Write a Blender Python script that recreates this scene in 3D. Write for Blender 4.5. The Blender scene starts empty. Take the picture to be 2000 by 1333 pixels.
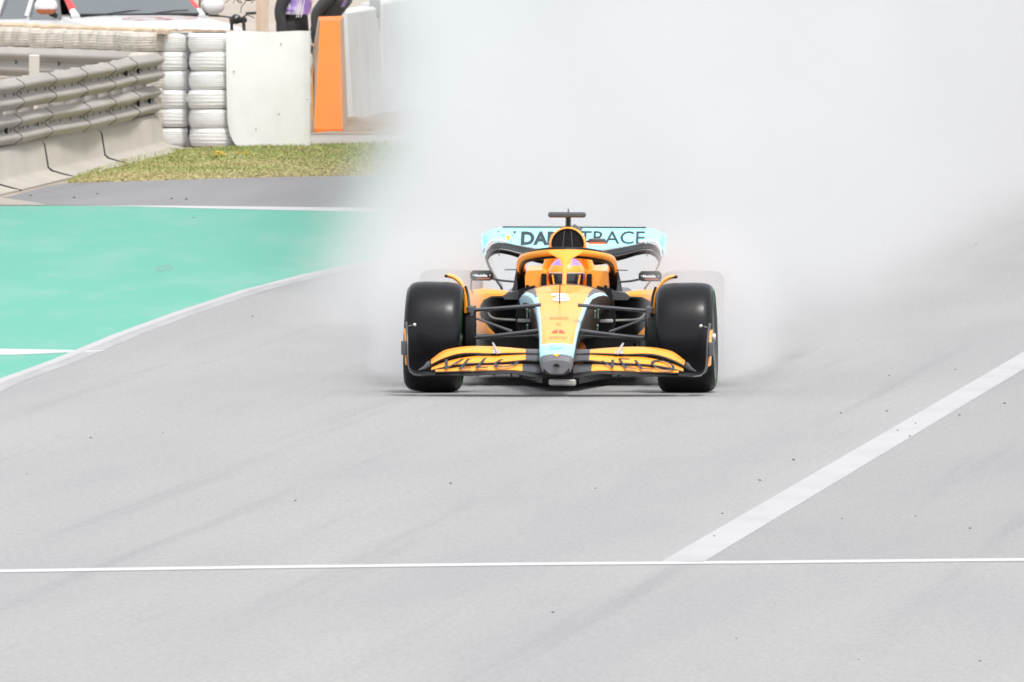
import bpy, math, random
from mathutils import Vector, Matrix, Euler, noise as mnoise

# ------------------------------------------------------------------ camera, light, exposure
sc = bpy.context.scene
COL = sc.collection
R = math.radians
F = 42560.0                      # focal length in pixels of the 2000 px wide photograph
CAM_H = 3.84
PITCH = math.atan(0.02508)
cam_d = bpy.data.cameras.new('camera')
cam = bpy.data.objects.new('camera', cam_d)
COL.objects.link(cam)
cam.location = (0, 0, CAM_H)
cam.rotation_euler = (R(90) - PITCH, 0, 0)
cam_d.sensor_width = 36.0
cam_d.lens = 36.0 * F / 2000.0
cam_d.clip_start = 1.0
cam_d.clip_end = 4000.0
cam_d.dof.use_dof = True
cam_d.dof.focus_distance = 140.8
cam_d.dof.aperture_fstop = 36.0
sc.camera = cam

SUN_EL, SUN_AZ = R(64), R(152)   # azimuth clockwise from +Y: behind the camera, to its right
world = bpy.data.worlds.new('World')
sc.world = world
world.use_nodes = True
wn = world.node_tree.nodes
wn.clear()
w_out = wn.new('ShaderNodeOutputWorld')
w_bg = wn.new('ShaderNodeBackground')
w_sky = wn.new('ShaderNodeTexSky')
w_sky.sky_type = 'NISHITA'
w_sky.sun_disc = False
w_sky.sun_elevation = SUN_EL
w_sky.sun_rotation = SUN_AZ
w_sky.air_density = 1.0
w_sky.dust_density = 1.2
w_hs = wn.new('ShaderNodeHueSaturation')
w_hs.inputs['Saturation'].default_value = 0.16
world.node_tree.links.new(w_sky.outputs[0], w_hs.inputs['Color'])
world.node_tree.links.new(w_hs.outputs[0], w_bg.inputs['Color'])
world.node_tree.links.new(w_bg.outputs[0], w_out.inputs['Surface'])
w_bg.inputs['Strength'].default_value = 0.15

sun_d = bpy.data.lights.new('sun', 'SUN')
sun_d.energy = 1.3
sun_d.angle = R(10)
sun_d.color = (1.0, 0.97, 0.93)
sun = bpy.data.objects.new('sun', sun_d)
COL.objects.link(sun)
sdir = Vector((math.sin(SUN_AZ) * math.cos(SUN_EL), math.cos(SUN_AZ) * math.cos(SUN_EL), math.sin(SUN_EL)))
sun.rotation_euler = sdir.to_track_quat('Z', 'Y').to_euler()
sun.location = (20, 100, 60)

sc.view_settings.view_transform = 'Standard'
sc.view_settings.look = 'None'
sc.view_settings.gamma = 1.0
sc.view_settings.use_curve_mapping = False
sc.view_settings.exposure = 1.19
sc.render.engine = 'CYCLES'
sc.cycles.use_denoising = True
sc.cycles.volume_bounces = 4
sc.cycles.max_bounces = 8
sc.cycles.volume_max_steps = 256
sc.cycles.filter_width = 1.7

# ------------------------------------------------------------------ design helpers
FW = Vector((0, math.cos(PITCH), -math.sin(PITCH)))
UPV = Vector((0, math.sin(PITCH), math.cos(PITCH)))

def ray(px, py):
    return FW + Vector((1, 0, 0)) * ((px - 1000) / F) + UPV * ((666.5 - py) / F)

def G(px, py, z=0.0):
    """ground point (height z) seen at a photo pixel"""
    d = ray(px, py)
    t = (z - CAM_H) / d.z
    return Vector((d.x * t, d.y * t, z))

def W(px, py, Y):
    """point at world depth Y seen at a photo pixel"""
    d = ray(px, py)
    t = Y / d.y
    return Vector((d.x * t, Y, CAM_H + d.z * t))

CX0, YAW = 0.309, R(-1.3)
CY0 = 140.0
def C(px, py, ly):
    """car-local point at car depth ly seen at a photo pixel"""
    w = W(px, py, CY0 + ly)
    return Vector((w.x - CX0 - 0.0227 * ly, ly, w.z))

def sm(a, b, x):
    t = max(0.0, min(1.0, (x - a) / (b - a)))
    return t * t * (3 - 2 * t)

def lerp_table(tab, x):
    if x <= tab[0][0]:
        return tab[0][1:]
    for a, b in zip(tab, tab[1:]):
        if x <= b[0]:
            t = (x - a[0]) / (b[0] - a[0])
            return tuple(p + (q - p) * t for p, q in zip(a[1:], b[1:]))
    return tab[-1][1:]

def spline(pts, n):
    """Catmull-Rom through Vectors, n samples per span"""
    pts = [Vector(p) for p in pts]
    P = [pts[0] * 2 - pts[1]] + pts + [pts[-1] * 2 - pts[-2]]
    out = []
    for i in range(1, len(P) - 2):
        for k in range(n):
            t = k / n
            a, b, c, d = P[i - 1], P[i], P[i + 1], P[i + 2]
            out.append(0.5 * ((2 * b) + (c - a) * t + (2 * a - 5 * b + 4 * c - d) * t * t + (3 * b - a - 3 * c + d) * t ** 3))
    out.append(pts[-1])
    return out

class MB:
    def __init__(s):
        s.v, s.f, s.m = [], [], []
        s.cur = 0
    def add(s, vs, fs):
        o = len(s.v)
        s.v += [tuple(v) for v in vs]
        s.f += [tuple(o + i for i in f) for f in fs]
        s.m += [s.cur] * len(fs)
        return s
    def box(s, c, size, rot=None, taper=None, bev=0.0):
        hx, hy, hz = size[0] / 2, size[1] / 2, size[2] / 2
        M = rot.to_matrix() if isinstance(rot, Euler) else (rot if rot is not None else Matrix.Identity(3))
        c = Vector(c)
        if bev <= 0:
            vs = []
            for z in (-1, 1):
                k = taper if (taper and z > 0) else 1
                for (x, y) in ((-1, -1), (1, -1), (1, 1), (-1, 1)):
                    vs.append(M @ Vector((x * hx * k, y * hy * k, z * hz)) + c)
            return s.add(vs, [(3, 2, 1, 0), (4, 5, 6, 7), (0, 1, 5, 4), (1, 2, 6, 5), (2, 3, 7, 6), (3, 0, 4, 7)])
        b = min(bev, hx * .95, hy * .95, hz * .95)
        rings = []
        def rr(x, y, z, r):
            o = []
            for (sx, sy, a0) in ((1, 1, 0), (-1, 1, 90), (-1, -1, 180), (1, -1, 270)):
                for k in range(3):
                    a = R(a0 + 45 * k)
                    o.append(M @ Vector((sx * (x - r) + r * math.cos(a), sy * (y - r) + r * math.sin(a), z)) + c)
            return o
        rings = [rr(hx - b, hy - b, -hz, b * .3), rr(hx, hy, -hz + b, b), rr(hx, hy, hz - b, b), rr(hx - b, hy - b, hz, b * .3)]
        return s.loft(rings)
    def loft(s, rings, caps=True, closed=True, mats=None):
        n = len(rings[0])
        o = len(s.v)
        for r in rings:
            s.v += [tuple(p) for p in r]
        for i in range(len(rings) - 1):
            for j in range(n if closed else n - 1):
                k = (j + 1) % n
                s.f.append((o + i * n + j, o + i * n + k, o + (i + 1) * n + k, o + (i + 1) * n + j))
                s.m.append(mats[j] if mats else s.cur)
        if caps and closed:
            s.f.append(tuple(o + j for j in range(n))[::-1]); s.m.append(s.cur)
            s.f.append(tuple(o + (len(rings) - 1) * n + j for j in range(n))); s.m.append(s.cur)
        return s
    def tube(s, pts, rad, seg=8, flat=1.0, up=Vector((0, 0, 1)), mats=None):
        """swept ellipse: rad across, rad*flat along up"""
        pts = [Vector(p) for p in pts]
        rings = []
        for i, p in enumerate(pts):
            d = (pts[min(i + 1, len(pts) - 1)] - pts[max(i - 1, 0)]).normalized()
            a = d.cross(up)
            if a.length < 1e-4:
                a = d.cross(Vector((1, 0, 0)))
            a.normalize()
            b = a.cross(d).normalized()
            r = rad[i] if isinstance(rad, (list, tuple)) else rad
            rings.append([p + a * (r * math.cos(2 * math.pi * k / seg)) + b * (r * flat * math.sin(2 * math.pi * k / seg)) for k in range(seg)])
        return s.loft(rings, mats=mats)
    def revolve(s, prof, seg=48, M=None, axis='x', mats=None, closed_prof=False):
        """prof: list of (along, radius) round the axis"""
        o = len(s.v)
        n = len(prof)
        for k in range(seg):
            a = 2 * math.pi * k / seg
            for (t, r) in prof:
                p = Vector((t, r * math.cos(a), r * math.sin(a))) if axis == 'x' else Vector((r * math.cos(a), r * math.sin(a), t))
                s.v.append(tuple(M @ p if M else p))
        for k in range(seg):
            k2 = (k + 1) % seg
            for j in range(n if closed_prof else n - 1):
                j2 = (j + 1) % n
                s.f.append((o + k * n + j, o + k2 * n + j, o + k2 * n + j2, o + k * n + j2))
                s.m.append(mats[j] if mats else s.cur)
        return s
    def prism(s, poly, d):
        """poly: list of Vectors, extruded by vector d"""
        n = len(poly)
        return s.add([Vector(p) for p in poly] + [Vector(p) + Vector(d) for p in poly],
                     [tuple(range(n))[::-1], tuple(range(n, 2 * n))] + [(i, (i + 1) % n, n + (i + 1) % n, n + i) for i in range(n)])
    def foil(s, le, te, th, camber=0.0, n=5):
        """wing element between a leading and a trailing edge (lists of Vectors)"""
        rings = []
        for a, b in zip(le, te):
            a, b = Vector(a), Vector(b)
            ch = b - a
            up = Vector((1, 0, 0)).cross(ch).normalized()
            if up.z < 0:
                up = -up
            L = ch.length
            top, bot = [], []
            for k in range(n + 1):
                t = k / n
                w = th * (1.6 * math.sqrt(max(t, 0)) * (1 - t) + 0.12) * 0.9
                c = camber * L * math.sin(math.pi * t)
                base = a + ch * t - up * c
                top.append(base + up * w * .5)
                bot.append(base - up * w * .5)
            rings.append(top + bot[::-1])
        return s.loft(rings)
    def uvsphere(s, c, r, seg=20, rings=12, M=None):
        c = Vector(c)
        rr = r if isinstance(r, (tuple, list)) else (r, r, r)
        vs = []
        for i in range(rings + 1):
            ph = math.pi * i / rings
            for k in range(seg):
                a = 2 * math.pi * k / seg
                p = Vector((rr[0] * math.sin(ph) * math.cos(a), rr[1] * math.sin(ph) * math.sin(a), rr[2] * math.cos(ph)))
                vs.append((M @ p if M else p) + c)
        fs = []
        for i in range(rings):
            for k in range(seg):
                k2 = (k + 1) % seg
                fs.append((i * seg + k, (i + 1) * seg + k, (i + 1) * seg + k2, i * seg + k2))
        return s.add(vs, fs)
    def build(s, name, mat, parent=None, smooth=True, angle=35, label=None):
        me = bpy.data.meshes.new(name)
        me.from_pydata(s.v, [], s.f)
        ms = mat if isinstance(mat, (list, tuple)) else [mat]
        for m in ms:
            me.materials.append(m)
        if len(ms) > 1:
            me.polygons.foreach_set('material_index', s.m)
        if smooth:
            me.polygons.foreach_set('use_smooth', [True] * len(me.polygons))
            try:
                me.set_sharp_from_angle(angle=R(angle))
            except Exception:
                pass
        me.validate()
        o = bpy.data.objects.new(name, me)
        COL.objects.link(o)
        if parent is not None:
            o.parent = parent
        if label:
            o['label'] = label
        return o

def empty(name, loc=(0, 0, 0), rz=0.0, rot=None):
    o = bpy.data.objects.new(name, None)
    COL.objects.link(o)
    o.location = loc
    o.rotation_euler = rot if rot else (0, 0, rz)
    return o

def tag(o, label=None, cat=None, group=None, kind=None):
    if label: o['label'] = label
    if cat: o['category'] = cat
    if group: o['group'] = group
    if kind: o['kind'] = kind
    return o

def copy_tree(o, parent=None):
    c = o.copy()
    COL.objects.link(c)
    c.parent = parent
    for ch in [k for k in bpy.data.objects if k.parent == o]:
        copy_tree(ch, c)
    return c

def weld_fix(o):
    import bmesh
    bm = bmesh.new(); bm.from_mesh(o.data)
    bmesh.ops.recalc_face_normals(bm, faces=bm.faces)
    bm.to_mesh(o.data); bm.free()
    return o

def text_mesh(body, size, bold=0.0, shear=0.0, sx=1.0, spacing=1.0, sub=0.0):
    """flat outline of a word as (verts, faces), left aligned on its baseline"""
    cu = bpy.data.curves.new('lettering', 'FONT')
    cu.body = body
    cu.size = size
    cu.offset = bold
    cu.shear = shear
    cu.space_character = spacing
    cu.resolution_u = 3
    to = bpy.data.objects.new('lettering', cu)
    COL.objects.link(to)
    dg = bpy.context.evaluated_depsgraph_get()
    me = bpy.data.meshes.new_from_object(to.evaluated_get(dg))
    vs = [(v.co.x * sx, v.co.y) for v in me.vertices]
    fs = [tuple(p.vertices) for p in me.polygons]
    bpy.data.objects.remove(to)
    bpy.data.curves.remove(cu)
    bpy.data.meshes.remove(me)
    return vs, fs

def lettering(name, body, size, fn, mat, parent=None, width=None, height=None, label=None, smooth=False, **kw):
    vs, fs = text_mesh(body, size, **kw)
    x0 = min(v[0] for v in vs); x1 = max(v[0] for v in vs)
    y0 = min(v[1] for v in vs); y1 = max(v[1] for v in vs)
    kx = width / (x1 - x0) if width else 1
    ky = height / (y1 - y0) if height else 1
    b = MB()
    b.add([fn((x - x0) * kx, (y - y0) * ky) for x, y in vs], fs)
    o = b.build(name, mat, parent, smooth=False, label=label)
    return o

# ------------------------------------------------------------------ materials
def new_mat(name):
    m = bpy.data.materials.new(name)
    m.use_nodes = True
    return m, m.node_tree.nodes, m.node_tree.links

def surf(name, col, rough=0.5, metal=0.0, var=0.0, vscale=3.0, dirt=None, dirt_amt=0.0, dscale=2.0, bump=0.0, bscale=60.0, coat=0.0, stretch=None, spec=0.5, coat_rough=0.12):
    m, N, L = new_mat(name)
    b = N['Principled BSDF']
    b.inputs['Roughness'].default_value = rough
    b.inputs['Metallic'].default_value = metal
    b.inputs['Specular IOR Level'].default_value = spec
    if coat:
        b.inputs['Coat Weight'].default_value = coat
        b.inputs['Coat Roughness'].default_value = coat_rough
    tc = N.new('ShaderNodeTexCoord')
    mp = N.new('ShaderNodeMapping')
    L.new(tc.outputs['Object'], mp.inputs['Vector'])
    if stretch:
        mp.inputs['Scale'].default_value = stretch
    n1 = N.new('ShaderNodeTexNoise')
    n1.inputs['Scale'].default_value = vscale
    n1.inputs['Detail'].default_value = 5
    L.new(mp.outputs[0], n1.inputs['Vector'])
    r1 = N.new('ShaderNodeMapRange')
    r1.inputs[1].default_value = 0.3; r1.inputs[2].default_value = 0.7
    r1.inputs[3].default_value = 1 - var; r1.inputs[4].default_value = 1 + var
    L.new(n1.outputs['Fac'], r1.inputs[0])
    mul = N.new('ShaderNodeVectorMath'); mul.operation = 'SCALE'
    mul.inputs[0].default_value = col[:3]
    L.new(r1.outputs[0], mul.inputs['Scale'])
    last = mul.outputs[0]
    if dirt:
        n2 = N.new('ShaderNodeTexNoise')
        n2.inputs['Scale'].default_value = dscale
        n2.inputs['Detail'].default_value = 7
        n2.inputs['Roughness'].default_value = 0.65
        L.new(mp.outputs[0], n2.inputs['Vector'])
        r2 = N.new('ShaderNodeMapRange')
        r2.inputs[1].default_value = 0.48; r2.inputs[2].default_value = 0.7
        r2.inputs[3].default_value = 0.0; r2.inputs[4].default_value = dirt_amt
        L.new(n2.outputs['Fac'], r2.inputs[0])
        mx = N.new('ShaderNodeMix'); mx.data_type = 'RGBA'
        L.new(r2.outputs[0], mx.inputs['Factor'])
        L.new(last, mx.inputs['A'])
        mx.inputs['B'].default_value = (*dirt, 1)
        last = mx.outputs['Result']
    L.new(last, b.inputs['Base Color'])
    if bump:
        n3 = N.new('ShaderNodeTexNoise')
        n3.inputs['Scale'].default_value = bscale
        n3.inputs['Detail'].default_value = 4
        L.new(tc.outputs['Object'], n3.inputs['Vector'])
        bp = N.new('ShaderNodeBump')
        bp.inputs['Strength'].default_value = bump
        bp.inputs['Distance'].default_value = 0.01
        L.new(n3.outputs['Fac'], bp.inputs['Height'])
        L.new(bp.outputs[0], b.inputs['Normal'])
    return m

def mathn(N, L, op, a, b=None, c=None, clamp=False):
    n = N.new('ShaderNodeMath'); n.operation = op; n.use_clamp = clamp
    for i, q in enumerate((a, b, c)):
        if q is None: continue
        if isinstance(q, (int, float)): n.inputs[i].default_value = q
        else: L.new(q, n.inputs[i])
    return n.outputs[0]

def smooth_n(N, L, x, lo, hi):
    """smoothstep from 0 at lo to 1 at hi (hi may be below lo)"""
    n = N.new('ShaderNodeMapRange'); n.interpolation_type = 'SMOOTHSTEP'
    L.new(x, n.inputs[0])
    a, b, u, v = (lo, hi, 0.0, 1.0) if lo < hi else (hi, lo, 1.0, 0.0)
    n.inputs[1].default_value = a; n.inputs[2].default_value = b
    n.inputs[3].default_value = u; n.inputs[4].default_value = v
    return n.outputs[0]
# ------------------------------------------------------------------ ground, track, paint
TRK = (Vector((0.0, 0.0)), 0.066)      # the track runs away along (0.066, 1)

def ground_mat(name, col, col2, streak, fine=0.06, rough=0.75, dark=(0.3, 0.3, 0.32), streak_amt=0.35, wet=0.0):
    """asphalt: fine grain, broad patches and long tyre streaks that follow the track"""
    m, N, L = new_mat(name)
    b = N['Principled BSDF']
    b.inputs['Specular IOR Level'].default_value = 0.35
    tc = N.new('ShaderNodeTexCoord')
    sh = N.new('ShaderNodeSeparateXYZ'); L.new(tc.outputs['Object'], sh.inputs[0])
    xs = mathn(N, L, 'SUBTRACT', sh.outputs[0], mathn(N, L, 'MULTIPLY', sh.outputs[1], 0.066))
    def noise(sx, sy, scale, detail=5, rough=0.55, x=xs):
        cb = N.new('ShaderNodeCombineXYZ')
        L.new(mathn(N, L, 'MULTIPLY', x, sx), cb.inputs[0])
        L.new(mathn(N, L, 'MULTIPLY', sh.outputs[1], sy), cb.inputs[1])
        n = N.new('ShaderNodeTexNoise')
        n.inputs['Scale'].default_value = scale
        n.inputs['Detail'].default_value = detail
        n.inputs['Roughness'].default_value = rough
        L.new(cb.outputs[0], n.inputs['Vector'])
        return n.outputs['Fac']
    patch = smooth_n(N, L, noise(1, 0.07, 0.9, 6), 0.32, 0.7)
    st1 = smooth_n(N, L, noise(1, 0.012, 2.6, 5, 0.6), 0.55, 0.74)
    st2 = smooth_n(N, L, noise(1, 0.02, 9.0, 3, 0.5), 0.62, 0.8)
    blot = smooth_n(N, L, noise(1, 0.25, 1.7, 6, 0.6), 0.56, 0.75)
    gr = noise(1, 1, 55, 2, 0.7)
    gr2 = noise(1, 0.35, 14, 4, 0.7)
    gr3 = noise(1, 0.13, 42, 3, 0.7)
    mx = N.new('ShaderNodeMix'); mx.data_type = 'RGBA'
    mx.inputs['A'].default_value = (*col, 1); mx.inputs['B'].default_value = (*col2, 1)
    L.new(patch, mx.inputs['Factor'])
    k = mathn(N, L, 'MULTIPLY', st1, streak_amt)
    k = mathn(N, L, 'ADD', k, mathn(N, L, 'MULTIPLY', st2, streak_amt * .35))
    k = mathn(N, L, 'ADD', k, mathn(N, L, 'MULTIPLY', blot, streak_amt * .45), clamp=True)
    mx2 = N.new('ShaderNodeMix'); mx2.data_type = 'RGBA'
    L.new(mx.outputs['Result'], mx2.inputs['A']); mx2.inputs['B'].default_value = (*streak, 1)
    L.new(k, mx2.inputs['Factor'])
    g = mathn(N, L, 'ADD', mathn(N, L, 'MULTIPLY', mathn(N, L, 'SUBTRACT', gr, 0.5), fine * 3), 1.0)
    g = mathn(N, L, 'ADD', g, mathn(N, L, 'MULTIPLY', mathn(N, L, 'SUBTRACT', gr2, 0.5), fine * 2.0))
    g = mathn(N, L, 'ADD', g, mathn(N, L, 'MULTIPLY', mathn(N, L, 'SUBTRACT', gr3, 0.5), fine * 5.5))
    sc_ = N.new('ShaderNodeVectorMath'); sc_.operation = 'SCALE'
    L.new(mx2.outputs['Result'], sc_.inputs[0]); L.new(g, sc_.inputs['Scale'])
    L.new(sc_.outputs[0], b.inputs['Base Color'])
    rr = mathn(N, L, 'SUBTRACT', rough, mathn(N, L, 'MULTIPLY', blot, 0.05 * wet))
    L.new(rr, b.inputs['Roughness'])
    bp = N.new('ShaderNodeBump'); bp.inputs['Strength'].default_value = 0.25; bp.inputs['Distance'].default_value = 0.004
    L.new(gr, bp.inputs['Height']); L.new(bp.outputs[0], b.inputs['Normal'])
    return m

def paint_mat(name, col, worn, amt, scale=(1, 0.2), lo=0.5, hi=0.72, rough=0.6):
    m, N, L = new_mat(name)
    b = N['Principled BSDF']
    b.inputs['Roughness'].default_value = rough
    b.inputs['Specular IOR Level'].default_value = 0.35
    tc = N.new('ShaderNodeTexCoord')
    mp = N.new('ShaderNodeMapping'); mp.inputs['Scale'].default_value = (scale[0], scale[1], 1)
    L.new(tc.outputs['Object'], mp.inputs['Vector'])
    n = N.new('ShaderNodeTexNoise'); n.inputs['Scale'].default_value = 2.0; n.inputs['Detail'].default_value = 8
    n.inputs['Roughness'].default_value = 0.65
    L.new(mp.outputs[0], n.inputs['Vector'])
    f = smooth_n(N, L, n.outputs['Fac'], lo, hi)
    n2 = N.new('ShaderNodeTexNoise'); n2.inputs['Scale'].default_value = 40; n2.inputs['Detail'].default_value = 3
    L.new(tc.outputs['Object'], n2.inputs['Vector'])
    f = mathn(N, L, 'MULTIPLY', f, amt)
    f = mathn(N, L, 'ADD', f, mathn(N, L, 'MULTIPLY', smooth_n(N, L, n2.outputs['Fac'], 0.55, 0.8), amt * .5), clamp=True)
    mx = N.new('ShaderNodeMix'); mx.data_type = 'RGBA'
    mx.inputs['A'].default_value = (*col, 1); mx.inputs['B'].default_value = (*worn, 1)
    L.new(f, mx.inputs['Factor'])
    L.new(mx.outputs['Result'], b.inputs['Base Color'])
    return m

M_DIRT = surf('dry_dirt', (0.33, 0.285, 0.235), rough=0.95, var=0.12, vscale=0.15, dirt=(0.22, 0.17, 0.12), dirt_amt=0.5, dscale=0.4, bump=0.4, bscale=4)
M_TRACK = ground_mat('track_asphalt', (0.268, 0.263, 0.256), (0.238, 0.236, 0.236), (0.16, 0.158, 0.164), streak_amt=0.4, fine=0.10, wet=1.0)
M_TRACK2 = ground_mat('pit_exit_asphalt', (0.242, 0.239, 0.235), (0.218, 0.216, 0.218), (0.15, 0.15, 0.158), streak_amt=0.4, fine=0.10, wet=1.0)
M_SERV = ground_mat('service_asphalt', (0.215, 0.213, 0.215), (0.185, 0.184, 0.188), (0.12, 0.12, 0.13), streak_amt=0.5, fine=0.1)
M_CONC_G = surf('concrete_slab', (0.34, 0.31, 0.27), rough=0.85, var=0.1, vscale=1.2, bump=0.2)
M_GREEN = paint_mat('green_runoff_paint', (0.055, 0.30, 0.215), (0.13, 0.31, 0.25), 0.75, (0.8, 0.10), 0.42, 0.72)
M_LINE = paint_mat('white_line_paint', (0.36, 0.355, 0.36), (0.28, 0.275, 0.28), 0.5, (1, 0.3), 0.42, 0.7)
M_LINE_W = paint_mat('worn_line_paint', (0.31, 0.305, 0.305), (0.255, 0.25, 0.25), 0.8, (2, 0.15), 0.35, 0.62)
M_THIN = paint_mat('timing_line_paint', (0.44, 0.44, 0.44), (0.34, 0.34, 0.34), 0.4, (1, 1), 0.5, 0.7)

def sheet(name, pts, z, mat, kind='structure', parent=None, thick=0.0):
    b = MB()
    vs = [Vector((p[0], p[1], z)) for p in pts]
    n = len(vs)
    b.add(vs, [tuple(range(n))])
    o = b.build(name, mat, parent, smooth=False)
    if o.data.polygons[0].normal.z < 0:
        o.data.flip_normals()
    if kind: o['kind'] = kind
    return o

def ribbon(name, centre, widths, z, mat, parent=None):
    """flat strip along a list of ground points (own x/y), width per point measured across"""
    L_, R_ = [], []
    c = [Vector((p[0], p[1])) for p in centre]
    for i, p in enumerate(c):
        d = (c[min(i + 1, len(c) - 1)] - c[max(i - 1, 0)]).normalized()
        nrm = Vector((-d.y, d.x))
        w = widths[i] if isinstance(widths, (list, tuple)) else widths
        L_.append(p + nrm * w / 2); R_.append(p - nrm * w / 2)
    b = MB()
    n = len(c)
    b.add([(p.x, p.y, z) for p in L_] + [(p.x, p.y, z) for p in R_], [(i, n + i, n + i + 1, i + 1) for i in range(n - 1)])
    o = b.build(name, mat, parent, smooth=False)
    if o.data.polygons[0].normal.z < 0:
        o.data.flip_normals()
    o['kind'] = 'structure'
    return o

Z1, Z2, Z3, Z4 = 0.0, 0.0012, 0.0024, 0.0024
# bare earth to the horizon, lowest sheet
sheet('ground', [(-900, -60), (900, -60), (900, 2500), (-900, 2500)], -0.004, M_DIRT)

# edge of the track on its left: through the photo's white line
le = [G(0, 745), G(110, 705), G(230, 655), G(350, 611), G(480, 568), G(600, 537), G(720, 512)]
d_le = (le[-1] - le[-2]).normalized()
le_far = [le[-1] + Vector((0.085, 1, 0)).normalized() * k for k in (12, 30, 60, 110, 200, 400, 800)]
le_near = [le[0] + Vector((-0.035, -1, 0)).normalized() * k for k in (30, 160)]
left_edge = le_near[::-1] + le + le_far
right_far = [(200, left_edge[-1].y), (60, -40)]
sheet('track', [(p.x, p.y) for p in left_edge] + right_far, 0.0, M_TRACK)

# right-hand part of the track beyond the white line, greyer asphalt
a, b_ = G(1323, 1098), G(2000, 700)
dr = (b_ - a).normalized()
rl_far = b_ + dr * 260
sheet('pit_exit_road', [(a.x, a.y), (rl_far.x, rl_far.y), (150, rl_far.y), (60, a.y)], 0.0012, M_TRACK2)
w_lo = 0.20
ribbon('white_line_right', [G(1333, 1098) + dr * t for t in (0, 10, 20, 30, 42, 60, 120, 260)],
       [0.215, 0.21, 0.205, 0.20, 0.20, 0.20, 0.2, 0.2], Z3, M_LINE)
# thin timing line straight across
ribbon('timing_line', [G(-400, 1121), G(0, 1116.5), G(500, 1109), G(1000, 1103), G(1500, 1099), G(2000, 1094), G(2400, 1090)], 0.38, Z4, M_THIN)

# green run-off: from the track edge to the white line beside the service road
top = [G(-300, 404), G(0, 402.5), G(200, 402), G(400, 404.5), G(600, 407.5), G(800, 411.5)]
gre = [(p.x, p.y) for p in le_near[::-1] + le] + [(p.x, p.y) for p in le_far[:3]]
gre += [(G(800, 411.5).x + 0.9, G(800, 411.5).y + 4.0)]
gre += [(p.x, p.y) for p in top[::-1]] + [(-14, top[0].y - 8), (-14, le_near[-1].y)]
sheet('green_runoff', gre, 0.0, M_GREEN)
# worn white edge line and the grey rubbed band beside it
ribbon('track_edge_line', [(p.x + 0.0, p.y) for p in le_near[::-1] + le + le_far[:5]], 0.085, Z3, M_LINE)
ribbon('rubbed_edge_band', [(p.x + 0.095, p.y) for p in le_near[::-1] + le + le_far[:5]], 0.11, Z2, M_LINE_W)
# white line across the green, left
ribbon('white_line_green', [G(-120, 685.5), G(0, 687.5), G(70, 689), G(122, 689.8)], 1.3, 0.0018, M_THIN)
# service asphalt between the green and the grass
ser = [G(-300, 400), G(0, 400), G(200, 400.8), G(400, 403.3), G(600, 406.3), G(810, 410.5), G(1000, 413)]
ser_top = [G(1000, 335), G(780, 342.5), G(600, 345.5), G(450, 349), G(250, 355), G(130, 358.5), G(90, 364), G(20, 383), G(0, 386), G(-300, 440)]
sheet('service_road', [(p.x, p.y) for p in ser] + [(p.x, p.y) for p in ser_top[:-1]], -0.001, M_SERV)
sheet('kerb_concrete', [(p.x, p.y) for p in (G(-300, 402), G(0, 401), G(60, 401.2), G(92, 401.4), G(70, 396), G(0, 386), G(-300, 386))], Z2, M_CONC_G)
ribbon('white_line_service', [G(150, 402.3), G(300, 403.3), G(450, 405.8), G(600, 408.2), G(770, 411.5), G(820, 412.5)], [0.15, 0.5, 1.0, 1.3, 1.3, 1.3], 0.0018, M_THIN)
# grass verge soil and pale path behind it
gs = [G(130, 357), G(250, 353.5), G(450, 347.5), G(600, 344), G(780, 341), G(1000, 334), G(1000, 282), G(780, 283.5), G(600, 286.5), G(450, 291), G(330, 297), G(235, 321), G(160, 342)]
M_SOIL = surf('grass_soil', (0.27, 0.26, 0.11), rough=0.95, var=0.25, vscale=1.5, dirt=(0.3, 0.23, 0.11), dirt_amt=0.6, dscale=1.1)
sheet('grass_verge', [(p.x, p.y) for p in gs], 0.0, M_SOIL)
sheet('pale_path', [(p.x, p.y) for p in (G(440, 292), G(600, 288.5), G(780, 286), G(1000, 284), G(1000, 262), G(600, 263), G(440, 264))], -0.002, M_CONC_G)

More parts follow.
